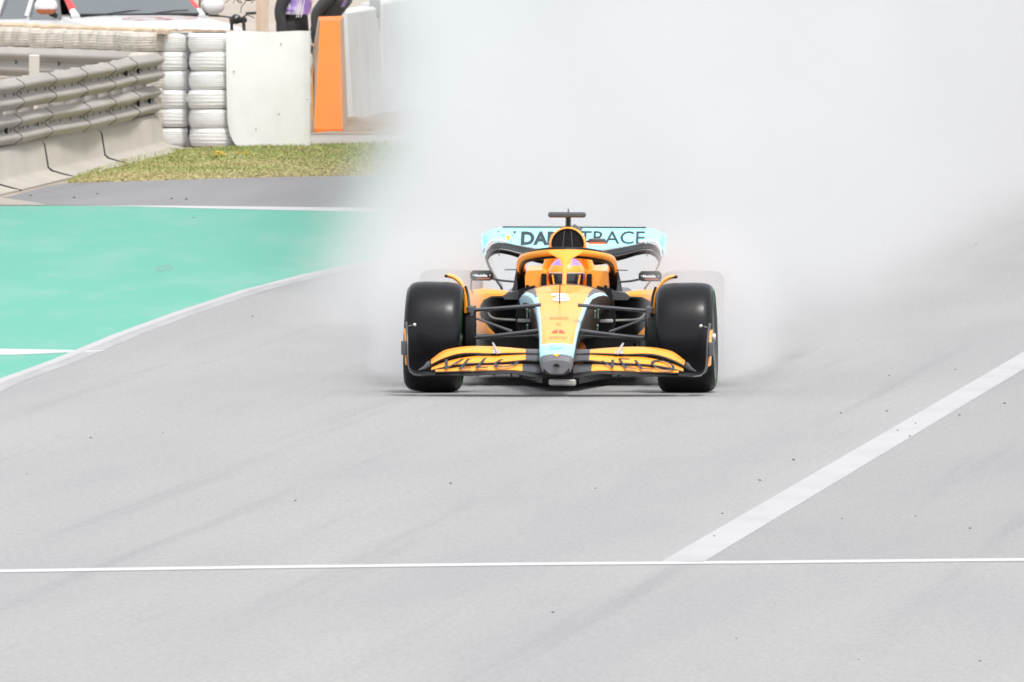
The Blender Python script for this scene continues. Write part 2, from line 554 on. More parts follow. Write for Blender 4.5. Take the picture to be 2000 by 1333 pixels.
# grass blades: nobody could count them
def grass():
    rnd = random.Random(7)
    v, f, m = [], [], []
    n = 0
    top_e = [(130, 357), (160, 343), (235, 321), (330, 296), (450, 290), (600, 285.5), (780, 282.5), (860, 282), (1000, 281)]
    bot_e = [(130, 358), (250, 354.5), (450, 348.5), (600, 345), (780, 342), (860, 340), (1000, 334)]
    while n < 60000:
        px = rnd.uniform(132, 995)
        y0 = lerp_table([(a, b) for a, b in top_e], px)[0]
        y1 = lerp_table([(a, b) for a, b in bot_e], px)[0]
        t = rnd.random()
        if rnd.random() > (y1 - y0) / 60.0 + 0.15:
            continue
        py = y0 + (y1 - y0) * t
        g = G(px, py)
        cl = mnoise.noise(Vector((g.x * 1.1, g.y * 0.28, 3.0)))
        h = (0.010 + 0.014 * rnd.random()) * (1.0 + 0.8 * max(0, cl)) * (1.35 - 0.7 * t)
        if t < .06: h *= 1.6
        a = rnd.uniform(0, math.pi)
        w = rnd.uniform(0.004, 0.011)
        dx, dy = math.cos(a) * w, math.sin(a) * w
        lx, ly = rnd.gauss(0, 0.025), rnd.gauss(0, 0.025)
        k = len(v)
        v += [(g.x - dx, g.y - dy, 0.0), (g.x + dx, g.y + dy, 0.0), (g.x + lx, g.y + ly, h)]
        f.append((k, k + 1, k + 2))
        dry = cl * 0.9 + (t - 0.45) * 1.3 + rnd.gauss(0, 0.3)
        m.append(0 if dry < -0.35 else (1 if dry < 0.18 else 2))
        n += 1
    me = bpy.data.meshes.new('grass')
    me.from_pydata(v, [], f)
    for c in ((0.28, 0.32, 0.11), (0.36, 0.37, 0.15), (0.44, 0.385, 0.2)):
        mt = surf('grass_blade', c, rough=0.8, var=0.2, vscale=9, spec=0.2)
        me.materials.append(mt)
    me.polygons.foreach_set('material_index', m)
    o = bpy.data.objects.new('grass', me)
    COL.objects.link(o)
    tag(o, 'short yellow green grass verge in front of the white tyre stacks', 'grass', kind='stuff')
grass()

def flower_clump(px, py, n, seed, label):
    rnd = random.Random(seed)
    c = G(px, py)
    root = empty('flower_clump', (c.x, c.y, 0.0))
    tag(root, label, 'flowers', 'yellow flowers in the grass verge')
    ms = surf('flower_stem', (0.1, 0.15, 0.04), rough=0.7); mp_ = surf('yellow_petal', (0.62, 0.40, 0.02), rough=0.6, var=0.15, vscale=30)
    for i in range(n):
        x, y, h = rnd.gauss(0, 0.05), rnd.gauss(0, 0.1), rnd.uniform(0.04, 0.08)
        s_ = MB(); s_.tube([(x, y, 0), (x + rnd.gauss(0, .006), y, h)], 0.002, 4); s_.build('stem', ms, root)
        p_ = MB(); p_.uvsphere((x, y, h), (0.017, 0.017, 0.008), 8, 4); p_.build('blossom', mp_, root)
flower_clump(421, 311, 12, 1, 'larger clump of yellow flowers in the grass below the white tyres')
flower_clump(472, 310, 6, 2, 'smaller clump of yellow flowers in the grass below the white belt')

# rubber crumbs on the track
def crumbs():
    m = surf('rubber_crumb', (0.06, 0.055, 0.05), rough=0.8)
    base = MB()
    rnd = random.Random(3)
    vs = []
    base.uvsphere((0, 0, 0.0), (0.5, 0.45, 0.32), 7, 5)
    base.v = [(x * rnd.uniform(.7, 1.2), y * rnd.uniform(.7, 1.2), z * rnd.uniform(.7, 1.2)) for x, y, z in base.v]
    first = None
    spots = [(1080, 1196, 7), (1411, 1003, 5), (1395, 1047, 5), (1550, 898, 7), (1484, 938, 6), (1642, 807, 5), (1732, 803, 5), (1777, 852, 5), (1788, 827, 4),
             (1753, 841, 4), (1962, 788, 6), (1874, 811, 5), (1737, 734, 4), (1895, 1032, 6), (1438, 1247, 4), (1914, 1291, 6), (880, 944, 6), (577, 978, 5),
             (1163, 954, 4), (177, 855, 5), (52, 926, 3), (318, 845, 3), (1677, 1288, 4), (1514, 1180, 3), (1645, 1013, 4), (1866, 722, 4), (1512, 706, 3), (1788, 1008, 4),
             (1341, 90, 3), (145, 386, 6), (190, 379, 5), (60, 382, 5), (335, 388, 5), (364, 389, 6), (1870, 445, 5), (1906, 478, 4), (378, 425, 4), (493, 618, 4)]
    for px, py, s in spots:
        if py < 300: continue
        p = G(px, py, 0.014)
        if first is None:
            o = first = base.build('rubber_crumb', m)
        else:
            o = first.copy(); COL.objects.link(o)
        k = s / (F / p.y) * 0.72
        o.location = p
        o.scale = (k * 1.3, k * 1.6, k * 0.9)
        o.rotation_euler = (0, 0, rnd.uniform(0, 6.28))
        tag(o, 'small black rubber crumb lying on the pale asphalt', 'rubber crumb', 'rubber crumbs scattered over the asphalt')
crumbs()
# oval scar on the green paint
c = G(321, 524)
sheet('scuff_mark', [(c.x + 0.075 * math.cos(a * .5236) * (1 + .15 * math.sin(a * 3.1)), c.y + 1.3 * math.sin(a * .5236) * (1 + .2 * math.cos(a * 2.3))) for a in range(12)], Z2, surf('scuffed_green', (0.1, 0.27, 0.22), rough=0.8, var=.25, vscale=20))
# ------------------------------------------------------------------ the racing car
M_OR = surf('orange_paint', (0.93, 0.33, 0.022), rough=0.4, var=0.03, vscale=6, coat=0.3)
M_BK = surf('carbon_black', (0.006, 0.006, 0.0065), rough=0.42, spec=0.2, var=0.2, vscale=12)
M_GY = surf('carbon_grey', (0.06, 0.06, 0.066), rough=0.35, var=0.15, vscale=10)
M_CY = surf('pale_blue_paint', (0.30, 0.72, 0.78), rough=0.4, var=0.03)
M_TIP = surf('nose_tip_grey', (0.10, 0.10, 0.108), rough=0.4, var=0.1)
M_STR = surf('pale_blue_stripe', (0.34, 0.58, 0.68), rough=0.4)
M_AL = surf('bare_metal', (0.55, 0.54, 0.52), rough=0.35, metal=0.6)
M_WH = surf('white_print', (0.85, 0.85, 0.85), rough=0.5)
M_INK = surf('dark_print', (0.02, 0.028, 0.035), rough=0.5)
M_RUB = surf('tyre_rubber', (0.0045, 0.0045, 0.0058), rough=0.42, spec=0.12, coat=0.2, coat_rough=0.25, var=0.25, vscale=4, bump=0.15, bscale=90, stretch=(0.6, 3, 3))
M_GRN = surf('green_tyre_marking', (0.035, 0.2, 0.03), rough=0.6)
M_RIM = surf('wheel_cover_black', (0.02, 0.02, 0.022), rough=0.35)
M_DKO = surf('faded_orange_print', (0.72, 0.16, 0.05), rough=0.5)

car = empty('racing_car', (CX0, CY0, 0.0), rot=(0, R(0.22), YAW))
tag(car, 'orange and pale blue open wheel racing car driving towards the viewer through its own spray', 'racing car')

# --- nose and chassis top: (ly, half width, z top, z bottom, half width bottom)
NOSE = [(-1.16, .078, .235, .150, .068), (-1.12, .092, .272, .140, .080), (-1.05, .097, .305, .140, .088), (-.95, .102, .333, .155, .095), (-.6, .108, .402, .20, .10),
        (-.2, .122, .478, .27, .115), (0, .131, .510, .30, .12), (.3, .144, .566, .32, .135), (.6, .165, .622, .32, .16), (.85, .18, .646, .31, .17), (1.1, .19, .662, .30, .18), (1.35, .20, .660, .30, .2), (1.6, .21, .64, .30, .22)]
SHO = [(-1.16, .012), (-.2, .016), (.3, .02), (.6, .03), (.85, .045), (1.1, .066), (1.35, .08), (1.6, .09)]     # width of the coloured shoulder beside the top panel
DROP = [(-1.16, .012), (-.2, .006), (.5, .008), (.8, .016), (1.6, .03)]
def nose_top(x, ly):
    hw, zt, zb, hb = lerp_table(NOSE, ly)
    return zt - lerp_table(DROP, ly)[0] * min(1.5, abs(x) / hw) ** 2.5
def nose_ring(ly):
    hw, zt, zb, hb = lerp_table(NOSE, ly)
    s = lerp_table(SHO, ly)[0]
    dz = .012 + s * .45
    pts = []
    for k in range(9):
        x = -hw + 2 * hw * k / 8
        pts.append((x, nose_top(x, ly)))
    ze = nose_top(hw, ly)
    side = [(hw + s * .55, ze - dz * .35), (hw + s, ze - dz), (hw + s * .9, ze - dz - .05), (hb + .012, (zb + ze) / 2), (hb, zb + .02), (hb * .6, zb)]
    pts += side + [(-x, z) for x, z in side[::-1]]
    return [Vector((x, ly, z)) for x, z in pts]
def nose_part(name, y0, y1, mats, idx, n, caps=(True, True), warp=None):
    b = MB()
    rings = []
    for k in range(n + 1):
        rings.append(nose_ring(y0 + (y1 - y0) * k / n))
    if warp:
        for j, p in enumerate(rings[0]):
            p.y += warp(p.x)
            p.z = p.z + (nose_top(p.x, p.y) - nose_top(p.x, y0)) if p.z > .2 else p.z
    b.loft(rings, mats=idx)
    return weld_fix(b.build(name, mats, car))
# ring edges: 0-7 top panel, 8-9 shoulder, rest side and belly
def ridx(top, sh, side):
    r = []
    for j in range(21):
        r.append(top if j < 8 else (sh if j in (8, 9, 18, 19, 20) else side))
    return r
nose_part('nose_tip', -1.16, -1.115, [M_TIP], ridx(0, 0, 0), 6)
nose_part('nose_band', -1.115, -.932, [M_CY, M_TIP], ridx(0, 0, 1), 4)
nose_part('nose_cone', -.932, .35, [M_OR, M_STR, M_BK], ridx(0, 1, 2), 10)
nose_part('cockpit_cowl', .35, 1.6, [M_OR, M_STR, M_BK], ridx(0, 1, 2), 10)

# grey panel along the cowl shoulders near the cockpit
for s in (-1, 1):
    b = MB()
    rings = []
    for ly in (.55, .75, .95, 1.15, 1.35, 1.58):
        hw, zt, zb, hb = lerp_table(NOSE, ly); sh = lerp_table(SHO, ly)[0]
        ze = nose_top(hw, ly)
        w = .012 + .05 * sm(.5, 1.5, ly)
        rings.append([Vector((s * (hw - .002), ly, ze + .003)), Vector((s * (hw + w), ly, ze - w * .38 + .004)), Vector((s * (hw + w), ly, ze - w * .38 - .01)), Vector((s * (hw - .002), ly, ze - .012))])
    b.loft(rings)
    weld_fix(b.build('cowl_trim', M_GY, car))

# tub beside and behind the driver
b = MB()
for s in (-1, 1):
    b.loft([[Vector((s * x, ly, z)) for x, z in ((.205, zt - .005), (.30, zt - .03), (.325, .45), (.30, .10), (.15, .10), (.15, .30), (.18, .5))] for ly, zt in ((1.6, .655), (1.9, .645), (2.3, .645), (2.7, .66))])
tub = weld_fix(b.build('tub', M_BK, car))
tub['kind'] = 'stuff'
b = MB(); b.box((0, 2.1, .12), (.5, 1.6, .04)); b.build('tub_floor', M_BK, car)

# headrest blocks left and right of the helmet
for s in (-1, 1):
    b = MB()
    prof = [(.13, .60), (.13, .725), (.165, .742), (.262, .735), (.272, .70), (.268, .60)]
    b.loft([[Vector((s * x, ly, z + dz)) for x, z in prof] for ly, dz in ((1.96, 0), (2.1, .004), (2.35, .012), (2.55, .02))])
    hr = weld_fix(b.build('headrest', M_OR, car))
    b = MB(); b.box((s * .255, 1.955, .625), (.022, .016, .04), bev=.005)
    b.build('headrest_pin', M_BK, hr)
    b = MB(); b.box((s * .148, 1.945, .67), (.035, .02, .10), bev=.006)
    b.build('padding', M_BK, hr)

# engine cover with roll hoop and air intake
b = MB()
EC = [(2.28, .124, 1.012, .60, .145), (2.4, .124, 1.018, .55, .20), (2.7, .115, 1.00, .50, .26), (3.1, .09, .93, .42, .28), (3.5, .065, .82, .36, .22), (4.0, .045, .66, .33, .12), (4.25, .03, .56, .33, .06)]
def ec_ring(e):
    ly, hw, zt, zb, hb = e
    r = []
    mid = zt - .16 if ly < 3 else zt - (zt - zb) * .4
    for k in range(11):
        a = math.pi * k / 10
        r.append(Vector((-hw * math.cos(a), ly, mid + (zt - mid) * math.sin(a) ** .8)))
    r += [Vector((hb, ly, zb + .08)), Vector((hb, ly, zb)), Vector((-hb, ly, zb)), Vector((-hb, ly, zb + .08))]
    return r
b.loft([ec_ring(e) for e in EC])
cover = weld_fix(b.build('engine_cover', M_OR, car))
# intake: black mouth with a rim and two vertical splitters
b = MB()
def mouth(sx, dz, ly):
    return [Vector((sx * .105 * math.cos(a), ly, .905 + dz * .102 * math.sin(a) if math.sin(a) > 0 else .905 + dz * .055 * math.sin(a))) for a in [2 * math.pi * k / 24 for k in range(24)]]
b.loft([mouth(1.17, 1.1, 2.30), mouth(1.17, 1.1, 2.255), mouth(1.03, 1.02, 2.235)], caps=False)
b.build('intake_rim', M_OR, cover)
b = MB(); b.loft([mouth(1.05, 1.04, 2.242), mouth(.98, .97, 2.228), mouth(.9, .9, 2.24), mouth(.82, .82, 2.272)])
b.build('air_intake', M_BK, cover)
for s in (-1, 1):
    b = MB(); b.tube([(s * .022, 2.232, .992), (s * .034, 2.232, .86)], .0035, 6)
    b.build('intake_splitter', M_GY, cover)
# roll hoop feet
for s in (-1, 1):
    b = MB()
    b.tube([(s * .10, 2.27, .90), (s * .115, 2.27, .85), (s * .125, 2.3, .78), (s * .15, 2.33, .70)], [.022, .026, .032, .04], 8)
    b.build('roll_hoop', M_OR, cover)
# shoulders sweeping out to the headrest
for s in (-1, 1):
    b = MB()
    b.loft([[Vector((s * x, ly, z)) for x, z in ((.08, .62), (.10, .80 - k * .01), (.135, .765 - k * .01), (.20, .748 - k * .012), (.27, .735 - k * .02), (.27, .62))] for k, ly in enumerate((2.36, 2.6, 2.9, 3.2))])
    weld_fix(b.build('cover_shoulder', M_OR, cover))

# camera bar on its mast
mast = None
b = MB(); b.loft([[Vector((x * w, 2.42 + y, z)) for x, y in ((-1, 0), (-.6, -.05), (.6, -.05), (1, 0), (.5, .08), (-.5, .08))] for z, w in ((1.005, .026), (1.03, .019), (1.07, .018), (1.085, .022))])
mast = weld_fix(b.build('camera_mast', M_BK, car))
b = MB(); b.box((-.008, 2.40, 1.094), (.248, .09, .036), bev=.01); b.build('camera_bar', M_GY, mast)
b = MB(); b.tube([(0, 2.4, 1.11), (0, 2.42, 1.14)], [.006, .001], 6); b.build('aerial', M_BK, mast)
# second camera pod on the engine cover
b = MB(); b.box((.185, 2.62, .918), (.115, .10, .035), bev=.008)
pod = b.build('camera_pod', M_GY, car)
b = MB(); b.box((.185, 2.565, .905), (.113, .006, .012)); b.build('pod_stripe', M_DKO, pod)
b = MB(); b.box((.12, 2.64, .915), (.05, .05, .012)); b.build('pod_arm', M_BK, pod)

# --- halo
b = MB()
hp = spline([(0, 1.56, .873), (-.10, 1.585, .870), (-.19, 1.67, .856), (-.262, 1.80, .834), (-.292, 1.97, .80), (-.302, 2.12, .745)], 5)
hp = [Vector((-p.x, p.y, p.z)) for p in hp[::-1]] + hp[1:]
b.tube(hp, .031, 14, flat=.95, mats=[0] * 7 + [1] * 7)
halo = b.build('halo', [M_OR, M_BK], car)
b = MB(); b.tube([p + Vector((0, .016, -.030)) for p in hp], .016, 10); b.build('halo_lining', M_BK, halo)
# make the orange side the upper side
me = halo.data
for p in me.polygons:
    p.material_index = 0 if p.normal.z > -0.55 else 1
b = MB()
pl = spline([(0, 1.17, .655), (0, 1.26, .72), (0, 1.38, .79), (0, 1.47, .842), (0, 1.555, .872)], 4)
wid = [lerp_table([(.65, .0135), (.72, .0135), (.77, .015), (.80, .022), (.83, .045), (.865, .11)], p.z)[0] for p in pl]
rings = []
for i, p in enumerate(pl):
    d = (pl[min(i + 1, len(pl) - 1)] - pl[max(i - 1, 0)]).normalized()
    up = Vector((1, 0, 0)).cross(d)
    if up.z < 0: up = -up
    rings.append([p + Vector((wid[i] * math.cos(a), 0, 0)) + up * (.017 * math.sin(a)) for a in [2 * math.pi * k / 12 for k in range(12)]])
b.loft(rings)
weld_fix(b.build('halo_pillar', M_OR, halo))
for s in (-1, 1):
    b = MB()
    b.tube(spline([(s * .300, 2.10, .755), (s * .306, 2.18, .70), (s * .314, 2.23, .63), (s * .325, 2.26, .54)], 4), [.03 + .0014 * k for k in range(13)], 10, flat=.9)
    b.build('halo_leg', M_BK, halo)
    b = MB()   # fairing flaring out at the foot
    b.prism([Vector((s * .33, 2.16, .70)), Vector((s * .35, 2.16, .64)), Vector((s * .375, 2.16, .57)), Vector((s * .32, 2.16, .55))], (0, .2, -.02))
    weld_fix(b.build('leg_fairing', M_GY, halo))
    b = MB(); b.tube([C(985 if s < 0 else 1225, 528, 1.7), C(1009 if s < 0 else 1202, 527.5, 1.8)], .0035, 6)
    b.build('halo_aerial', M_BK, halo)

# windscreen lip and pitot rod
b = MB(); b.tube(spline([(-.2, 1.6, .628), (-.12, 1.5, .648), (0, 1.42, .662), (.12, 1.5, .648), (.2, 1.6, .628)], 4), .006, 8); b.build('screen_lip', M_GY, car)
b = MB(); b.tube([C(1092.5, 592, .28) + Vector((0, 0, -.012)), C(1092.5, 575, .3), C(1093, 553, .32)], [.004, .004, .003], 8)
b.build('pitot_rod', M_BK, car)

# --- front wing
def curve_px(pts, ly, side):
    """photo pixels of the left half -> local points, mirrored for the other side"""
    out = []
    for i, (px, py) in enumerate(pts):
        y = ly[i] if isinstance(ly, (list, tuple)) else ly
        p = C(px, py, y)
        out.append(Vector((-p.x * side if side > 0 else p.x, p.y, p.z)))
    return out
wing = empty('front_wing'); wing.parent = car
for side in (-1, 1):
    mp_top = [(1056, 733), (1027, 727.5), (1000, 723), (960, 724), (925, 726), (880, 727), (845, 727), (815, 727), (800, 720)]
    mp_bot = [(1056, 738), (1027, 734), (1000, 729.5), (960, 731.5), (925, 733.5), (880, 733.5), (845, 733), (815, 735.5), (799, 728)]
    le = [p + Vector((0, 0, -.004)) for p in curve_px(mp_bot, [-1.17, -1.16, -1.14, -1.12, -1.1, -1.07, -1.03, -.99, -.96], side)]
    te = [Vector((p.x, p.y, p.z)) for p in curve_px(mp_top, [-.98, -.97, -.96, -.95, -.93, -.9, -.87, -.84, -.82], side)]
    le2, te2 = spline(le, 4), spline(te, 4)
    b = MB(); b.foil(le2, te2, .024); weld_fix(b.build('main_plane', M_BK, wing))
    flaps = [
        ('C', [(1056, 729), (1020, 725), (1000, 723.5), (960, 724), (925, 725.5), (890, 726), (850, 727)],
              [(1056, 712), (1020, 711.5), (1000, 712), (960, 714), (925, 715), (890, 719), (850, 724.5)], -1.02, -.90),
        ('B', [(1056, 705), (1026, 703.5), (1000, 706), (960, 709), (925, 710), (893, 713), (862, 719), (842, 724)],
              [(1056, 693), (1026, 692.5), (1000, 694), (960, 696), (925, 697), (893, 702), (862, 711), (843, 719.5)], -.91, -.81),
        ('A', [(1056, 691), (1026, 689.5), (990, 690), (955, 691), (920, 690), (893, 692.5), (865, 701.5), (842, 713)],
              [(1056, 682.5), (1026, 682.5), (990, 679.5), (955, 677.5), (920, 677.5), (893, 680), (865, 687), (841, 704)], -.81, -.68)]
    for nm, lo, hi, ya, yb in flaps:
        for (sel, mat, lab) in ((0, M_GY, 'grey inner flap end beside the nose'), (1, M_OR, None)):
            l, h = (lo[:2], hi[:2]) if sel == 0 else (lo[1:], hi[1:])
            pl_, ph_ = curve_px(l, ya, side), curve_px(h, yb, side)
            if sel: pl_, ph_ = spline(pl_, 5), spline(ph_, 5)
            b = MB(); b.foil(pl_, ph_, .012, camber=-.03)
            fo = weld_fix(b.build('flap', mat, wing, label=lab))
        # dark gurney/leading edge line under each flap
        b = MB()
        pts = [p + Vector((0, -.004, -.007)) for p in spline(curve_px(lo, ya, side), 5)]
        b.tube(pts, .0088 if nm != 'C' else .005, 6)
        b.build('flap_edge', M_BK, wing)
    # lettering across the two lower flaps
    if side < 0:
        x_a, x_b = C(868, 720, -.95).x, C(1014, 720, -.95).x
    else:
        x_a, x_b = C(1163, 720, -.95).x, C(1318, 720, -.95).x
    z_a, z_b = .178, .245
    def on_flaps(u, v, x_a=x_a, x_b=x_b, side=side):
        x = x_a + u
        t = v / (z_b - z_a)
        sag = .020 * sm(.30, .85, abs(x))
        z = z_a + v - sag * .9 + .006
        y = -1.035 + .20 * t
        return Vector((x, y, z))
    lettering('wing_lettering', 'VELO', .1, on_flaps, M_INK, wing, width=x_b - x_a, height=(z_b - z_a) * .92, bold=-.0005, shear=.4 if side < 0 else -.4)
    # tip end of the flaps
    b = MB()
    b.tube([C(838, 712, -.75) if side < 0 else Vector((-C(838, 712, -.75).x, -.75, C(838, 712, -.75).z)),
            *[Vector((side * abs(C(px, py, y).x), y, C(px, py, y).z)) for px, py, y in ((830, 719, -.8), (817, 725, -.88))]], [.02, .013, .003], 8)
    b.build('flap_tip', M_GY, wing)
    # silver adjuster with a small fin
    b = MB()
    q = lambda px, py, y: Vector((side * abs(C(px, py, y).x), y, C(px, py, y).z))
    b.tube([q(962, 671, -.72), q(966, 678, -.76), q(971, 691, -.84)], [.006, .008, .006], 8, flat=1)
    ad = b.build('flap_adjuster', M_AL, wing)
    b = MB(); b.prism([q(960, 691, -.84), q(965, 680, -.76), q(968, 691, -.84)], (0, .02, 0)); weld_fix(b.build('adjuster_base', M_AL, wing))
    b = MB(); b.prism([q(971, 691, -.84), q(974, 682, -.76), q(978, 691, -.84)], (0, .02, 0)); weld_fix(b.build('adjuster_base', M_AL, wing))
    # endplate: swept sheet rising from the plane end
    ep = [(822, 735, -1.0), (808, 733.5, -.98), (800, 727, -.97), (796.5, 715, -.96), (795.5, 695, -.95), (795, 665, -.92), (794, 645, -.86), (793, 632, -.78)]
    inner = [q(*e) for e in ep]
    rings = []
    for i, p in enumerate(inner):
        dep = .42 - .03 * i
        rings.append([p, p + Vector((-side * .008, .01, .002)), p + Vector((-side * .008 + side * .01, dep, 0)), p + Vector((side * .012, dep, 0)), p + Vector((side * .004, .0, -.004))])
    b = MB(); b.loft(rings); pl_o = weld_fix(b.build('endplate', M_BK, wing))
    b = MB()
    b.loft([[inner[i] + Vector((side * .009, .05, 0)), inner[i] + Vector((side * .018, .05, 0)), inner[i] + Vector((side * .026, .30, 0)), inner[i] + Vector((side * .018, .30, 0))] for i in (3, 4, 5, 6)])
    weld_fix(b.build('endplate_panel', M_OR, wing))
    b = MB(); b.tube([p + Vector((0, -.004, 0)) for p in inner], .0045, 6); b.build('endplate_edge', M_GY, wing)
    b = MB(); b.box(q(789.5, 681, -.9) + Vector((side * .004, 0, 0)), (.034, .05, .088), bev=.004); b.build('side_sensor_box', M_GY, wing)
    b = MB(); b.tube([q(794, 640, -.8), q(803, 637, -.82)], .0025, 6); b.uvsphere(q(809, 636, -.82), .011, 10, 8)
    b.build('sensor_bead', M_AL, wing)

# logo and hole on the nose tip, print on the nose
def on_nose(x, ly, off=.0035):
    return Vector((x, ly, nose_top(x, ly) + off))
def nose_uv(px0, py_base, py_top):
    """map text (u,v) onto the sloping nose between two photo rows"""
    def solve(py):
        a, c2 = -1.15, 1.5
        for _ in range(40):
            m = (a + c2) / 2
            p = Vector((0, m, nose_top(0, m)))
            yy = 666.5 - ((Vector((CX0 + .0227 * m, CY0 + m, p.z - CAM_H)).dot(UPV)) / (Vector((0, CY0 + m, p.z - CAM_H)).dot(FW))) * F
            if yy > py: a = m
            else: c2 = m
        return (a + c2) / 2
    y0, y1 = solve(py_base), solve(py_top)
    x0 = C(px0, (py_base + py_top) / 2, (y0 + y1) / 2).x
    return y0, y1, x0
def nose_text(name, body, px0, px1, py0, py1, mat, **kw):
    y0, y1, x0 = nose_uv(px0, py1, py0)
    x1 = nose_uv(px1, py1, py0)[2]
    lettering(name, body, .1, lambda u, v: on_nose(x0 + u, y0 + (y1 - y0) * v), mat, car, width=x1 - x0, height=1.0, **kw)
nose_text('race_number', '3', 1075, 1113, 574, 590, M_WH, bold=.006, shear=-.15)
nose_text('nose_print', 'DARKTRACE', 1074, 1116, 570.2, 572.6, M_DKO)
nose_text('nose_print', 'ANDROID', 1073, 1110, 619.5, 624.5, M_DKO)
nose_text('nose_print', 'O', 1086, 1095, 632, 636.5, M_DKO)
for s in (-1, 1):
    y0, y1, x0 = nose_uv(1090, 651, 645.5)
    b = MB()
    b.add([on_nose(x0 + s * .004, y0), on_nose(x0 + s * .044, y0), on_nose(x0 + s * .034, (y0 + y1) / 2), on_nose(x0 + s * .018, y1), on_nose(x0 + s * .004, y1)], [(0, 1, 2, 3, 4) if s > 0 else (4, 3, 2, 1, 0)])
    b.build('nose_emblem', surf('red_print', (0.62, 0.07, 0.05), rough=.5), car, smooth=False)
nose_text('nose_print', 'RICHARD MILLE', 1072, 1107, 658, 662.5, M_DKO)
y0, y1, x0 = nose_uv(1073, 685, 677)
b = MB(); b.add([on_nose(x0, y0), on_nose(x0 + .09, (y0 + y1) / 2), on_nose(x0, y1), on_nose(x0 + .012, (y0 + y1) / 2)], [(0, 1, 2, 3)])
b.build('nose_arrow', surf('steel_blue_print', (0.2, 0.4, 0.52), rough=.5), car, smooth=False)
pts = [(-.022, 0), (-.012, .01), (.0, .012), (.018, .013), (.022, .006), (.008, -.002), (-.002, -.012), (-.006, -.004)]
b = MB()
def tip_pt(x, z, off=.004):
    # front slope of the tip: interpolate the centre profile
    ly = lerp_table([(.235, -1.16), (.272, -1.12), (.305, -1.05), (.333, -.95)], z)[0]
    return Vector((x, ly - off, z + off))
b.add([tip_pt(x + .0, .262 + z) for x, z in pts], [tuple(range(8))[::-1]])
b.build('nose_logo', M_OR, car, smooth=False)
b = MB(); b.revolve([(0, .0), (.006, .02), (.012, .021)], 16, Matrix.Translation((0, -1.168, .205)) @ Matrix.Rotation(R(-90), 4, 'X').to_4x4() if False else Matrix.Translation((0.0, -1.166, .2)) @ Matrix.Rotation(R(90), 4, 'X'), axis='z')
hole = weld_fix(b.build('nose_duct', surf('duct_black', (.004, .004, .004), rough=.6), car)); hole.scale = (1, 1, .6); hole.location.z = .08
b = MB(); b.box((0, -1.10, .172), (.172, .10, .05), bev=.02); b.build('nose_mount', M_GY, car)

# --- wheels
def wheel(name_side, cx, ly, width, steer, camber, rear=False):
    root = empty('wheel'); root.parent = car
    root.location = (cx, ly, .352)
    root.rotation_euler = (0, R(camber), R(steer))
    w = width / 2
    r = .356
    prof = [(-w + .012, .235), (-w + .002, .27), (-w - .004, .30), (-w + .004, .322), (-w + .022, .340), (-w + .055, .350), (-w * .4, .3548), (0, r), (w * .4, .3548), (w - .055, .350), (w - .022, .340), (w - .004, .322), (w + .004, .30), (w - .002, .27), (w - .012, .235), (w - .05, .228), (0, .225), (-w + .05, .228)]
    b = MB(); b.revolve(prof, 72, closed_prof=True)
    ty = weld_fix(b.build('tyre', M_RUB, root, angle=60))
    for s in (-1, 1):
        b = MB(); b.revolve([(s * (w + .0048), .294), (s * (w + .0054), .300), (s * (w + .0042), .308)], 72)
        b.build('tyre_stripe', M_GRN, root)
        b = MB(); b.revolve([(s * (w - .02), .232), (s * (w - .012), .22), (s * (w - .02), .12), (s * (w - .035), .05), (s * (w - .035), .001)], 48)
        b.build('wheel_cover', M_RIM, root)
    b = MB(); b.revolve([(w - .03, .03), (w + .006, .026), (w + .008, .001)], 16); b.build('wheel_nut', M_AL, root)
    return root
wheel('l', -.806, 0, .356, -2.2, 1.7)
wheel('r', .812, 0, .36, -2.2, -1.7)
wheel('l', -.80, 3.6, .405, 0, .8, True)
wheel('r', .80, 3.6, .405, 0, -.8, True)

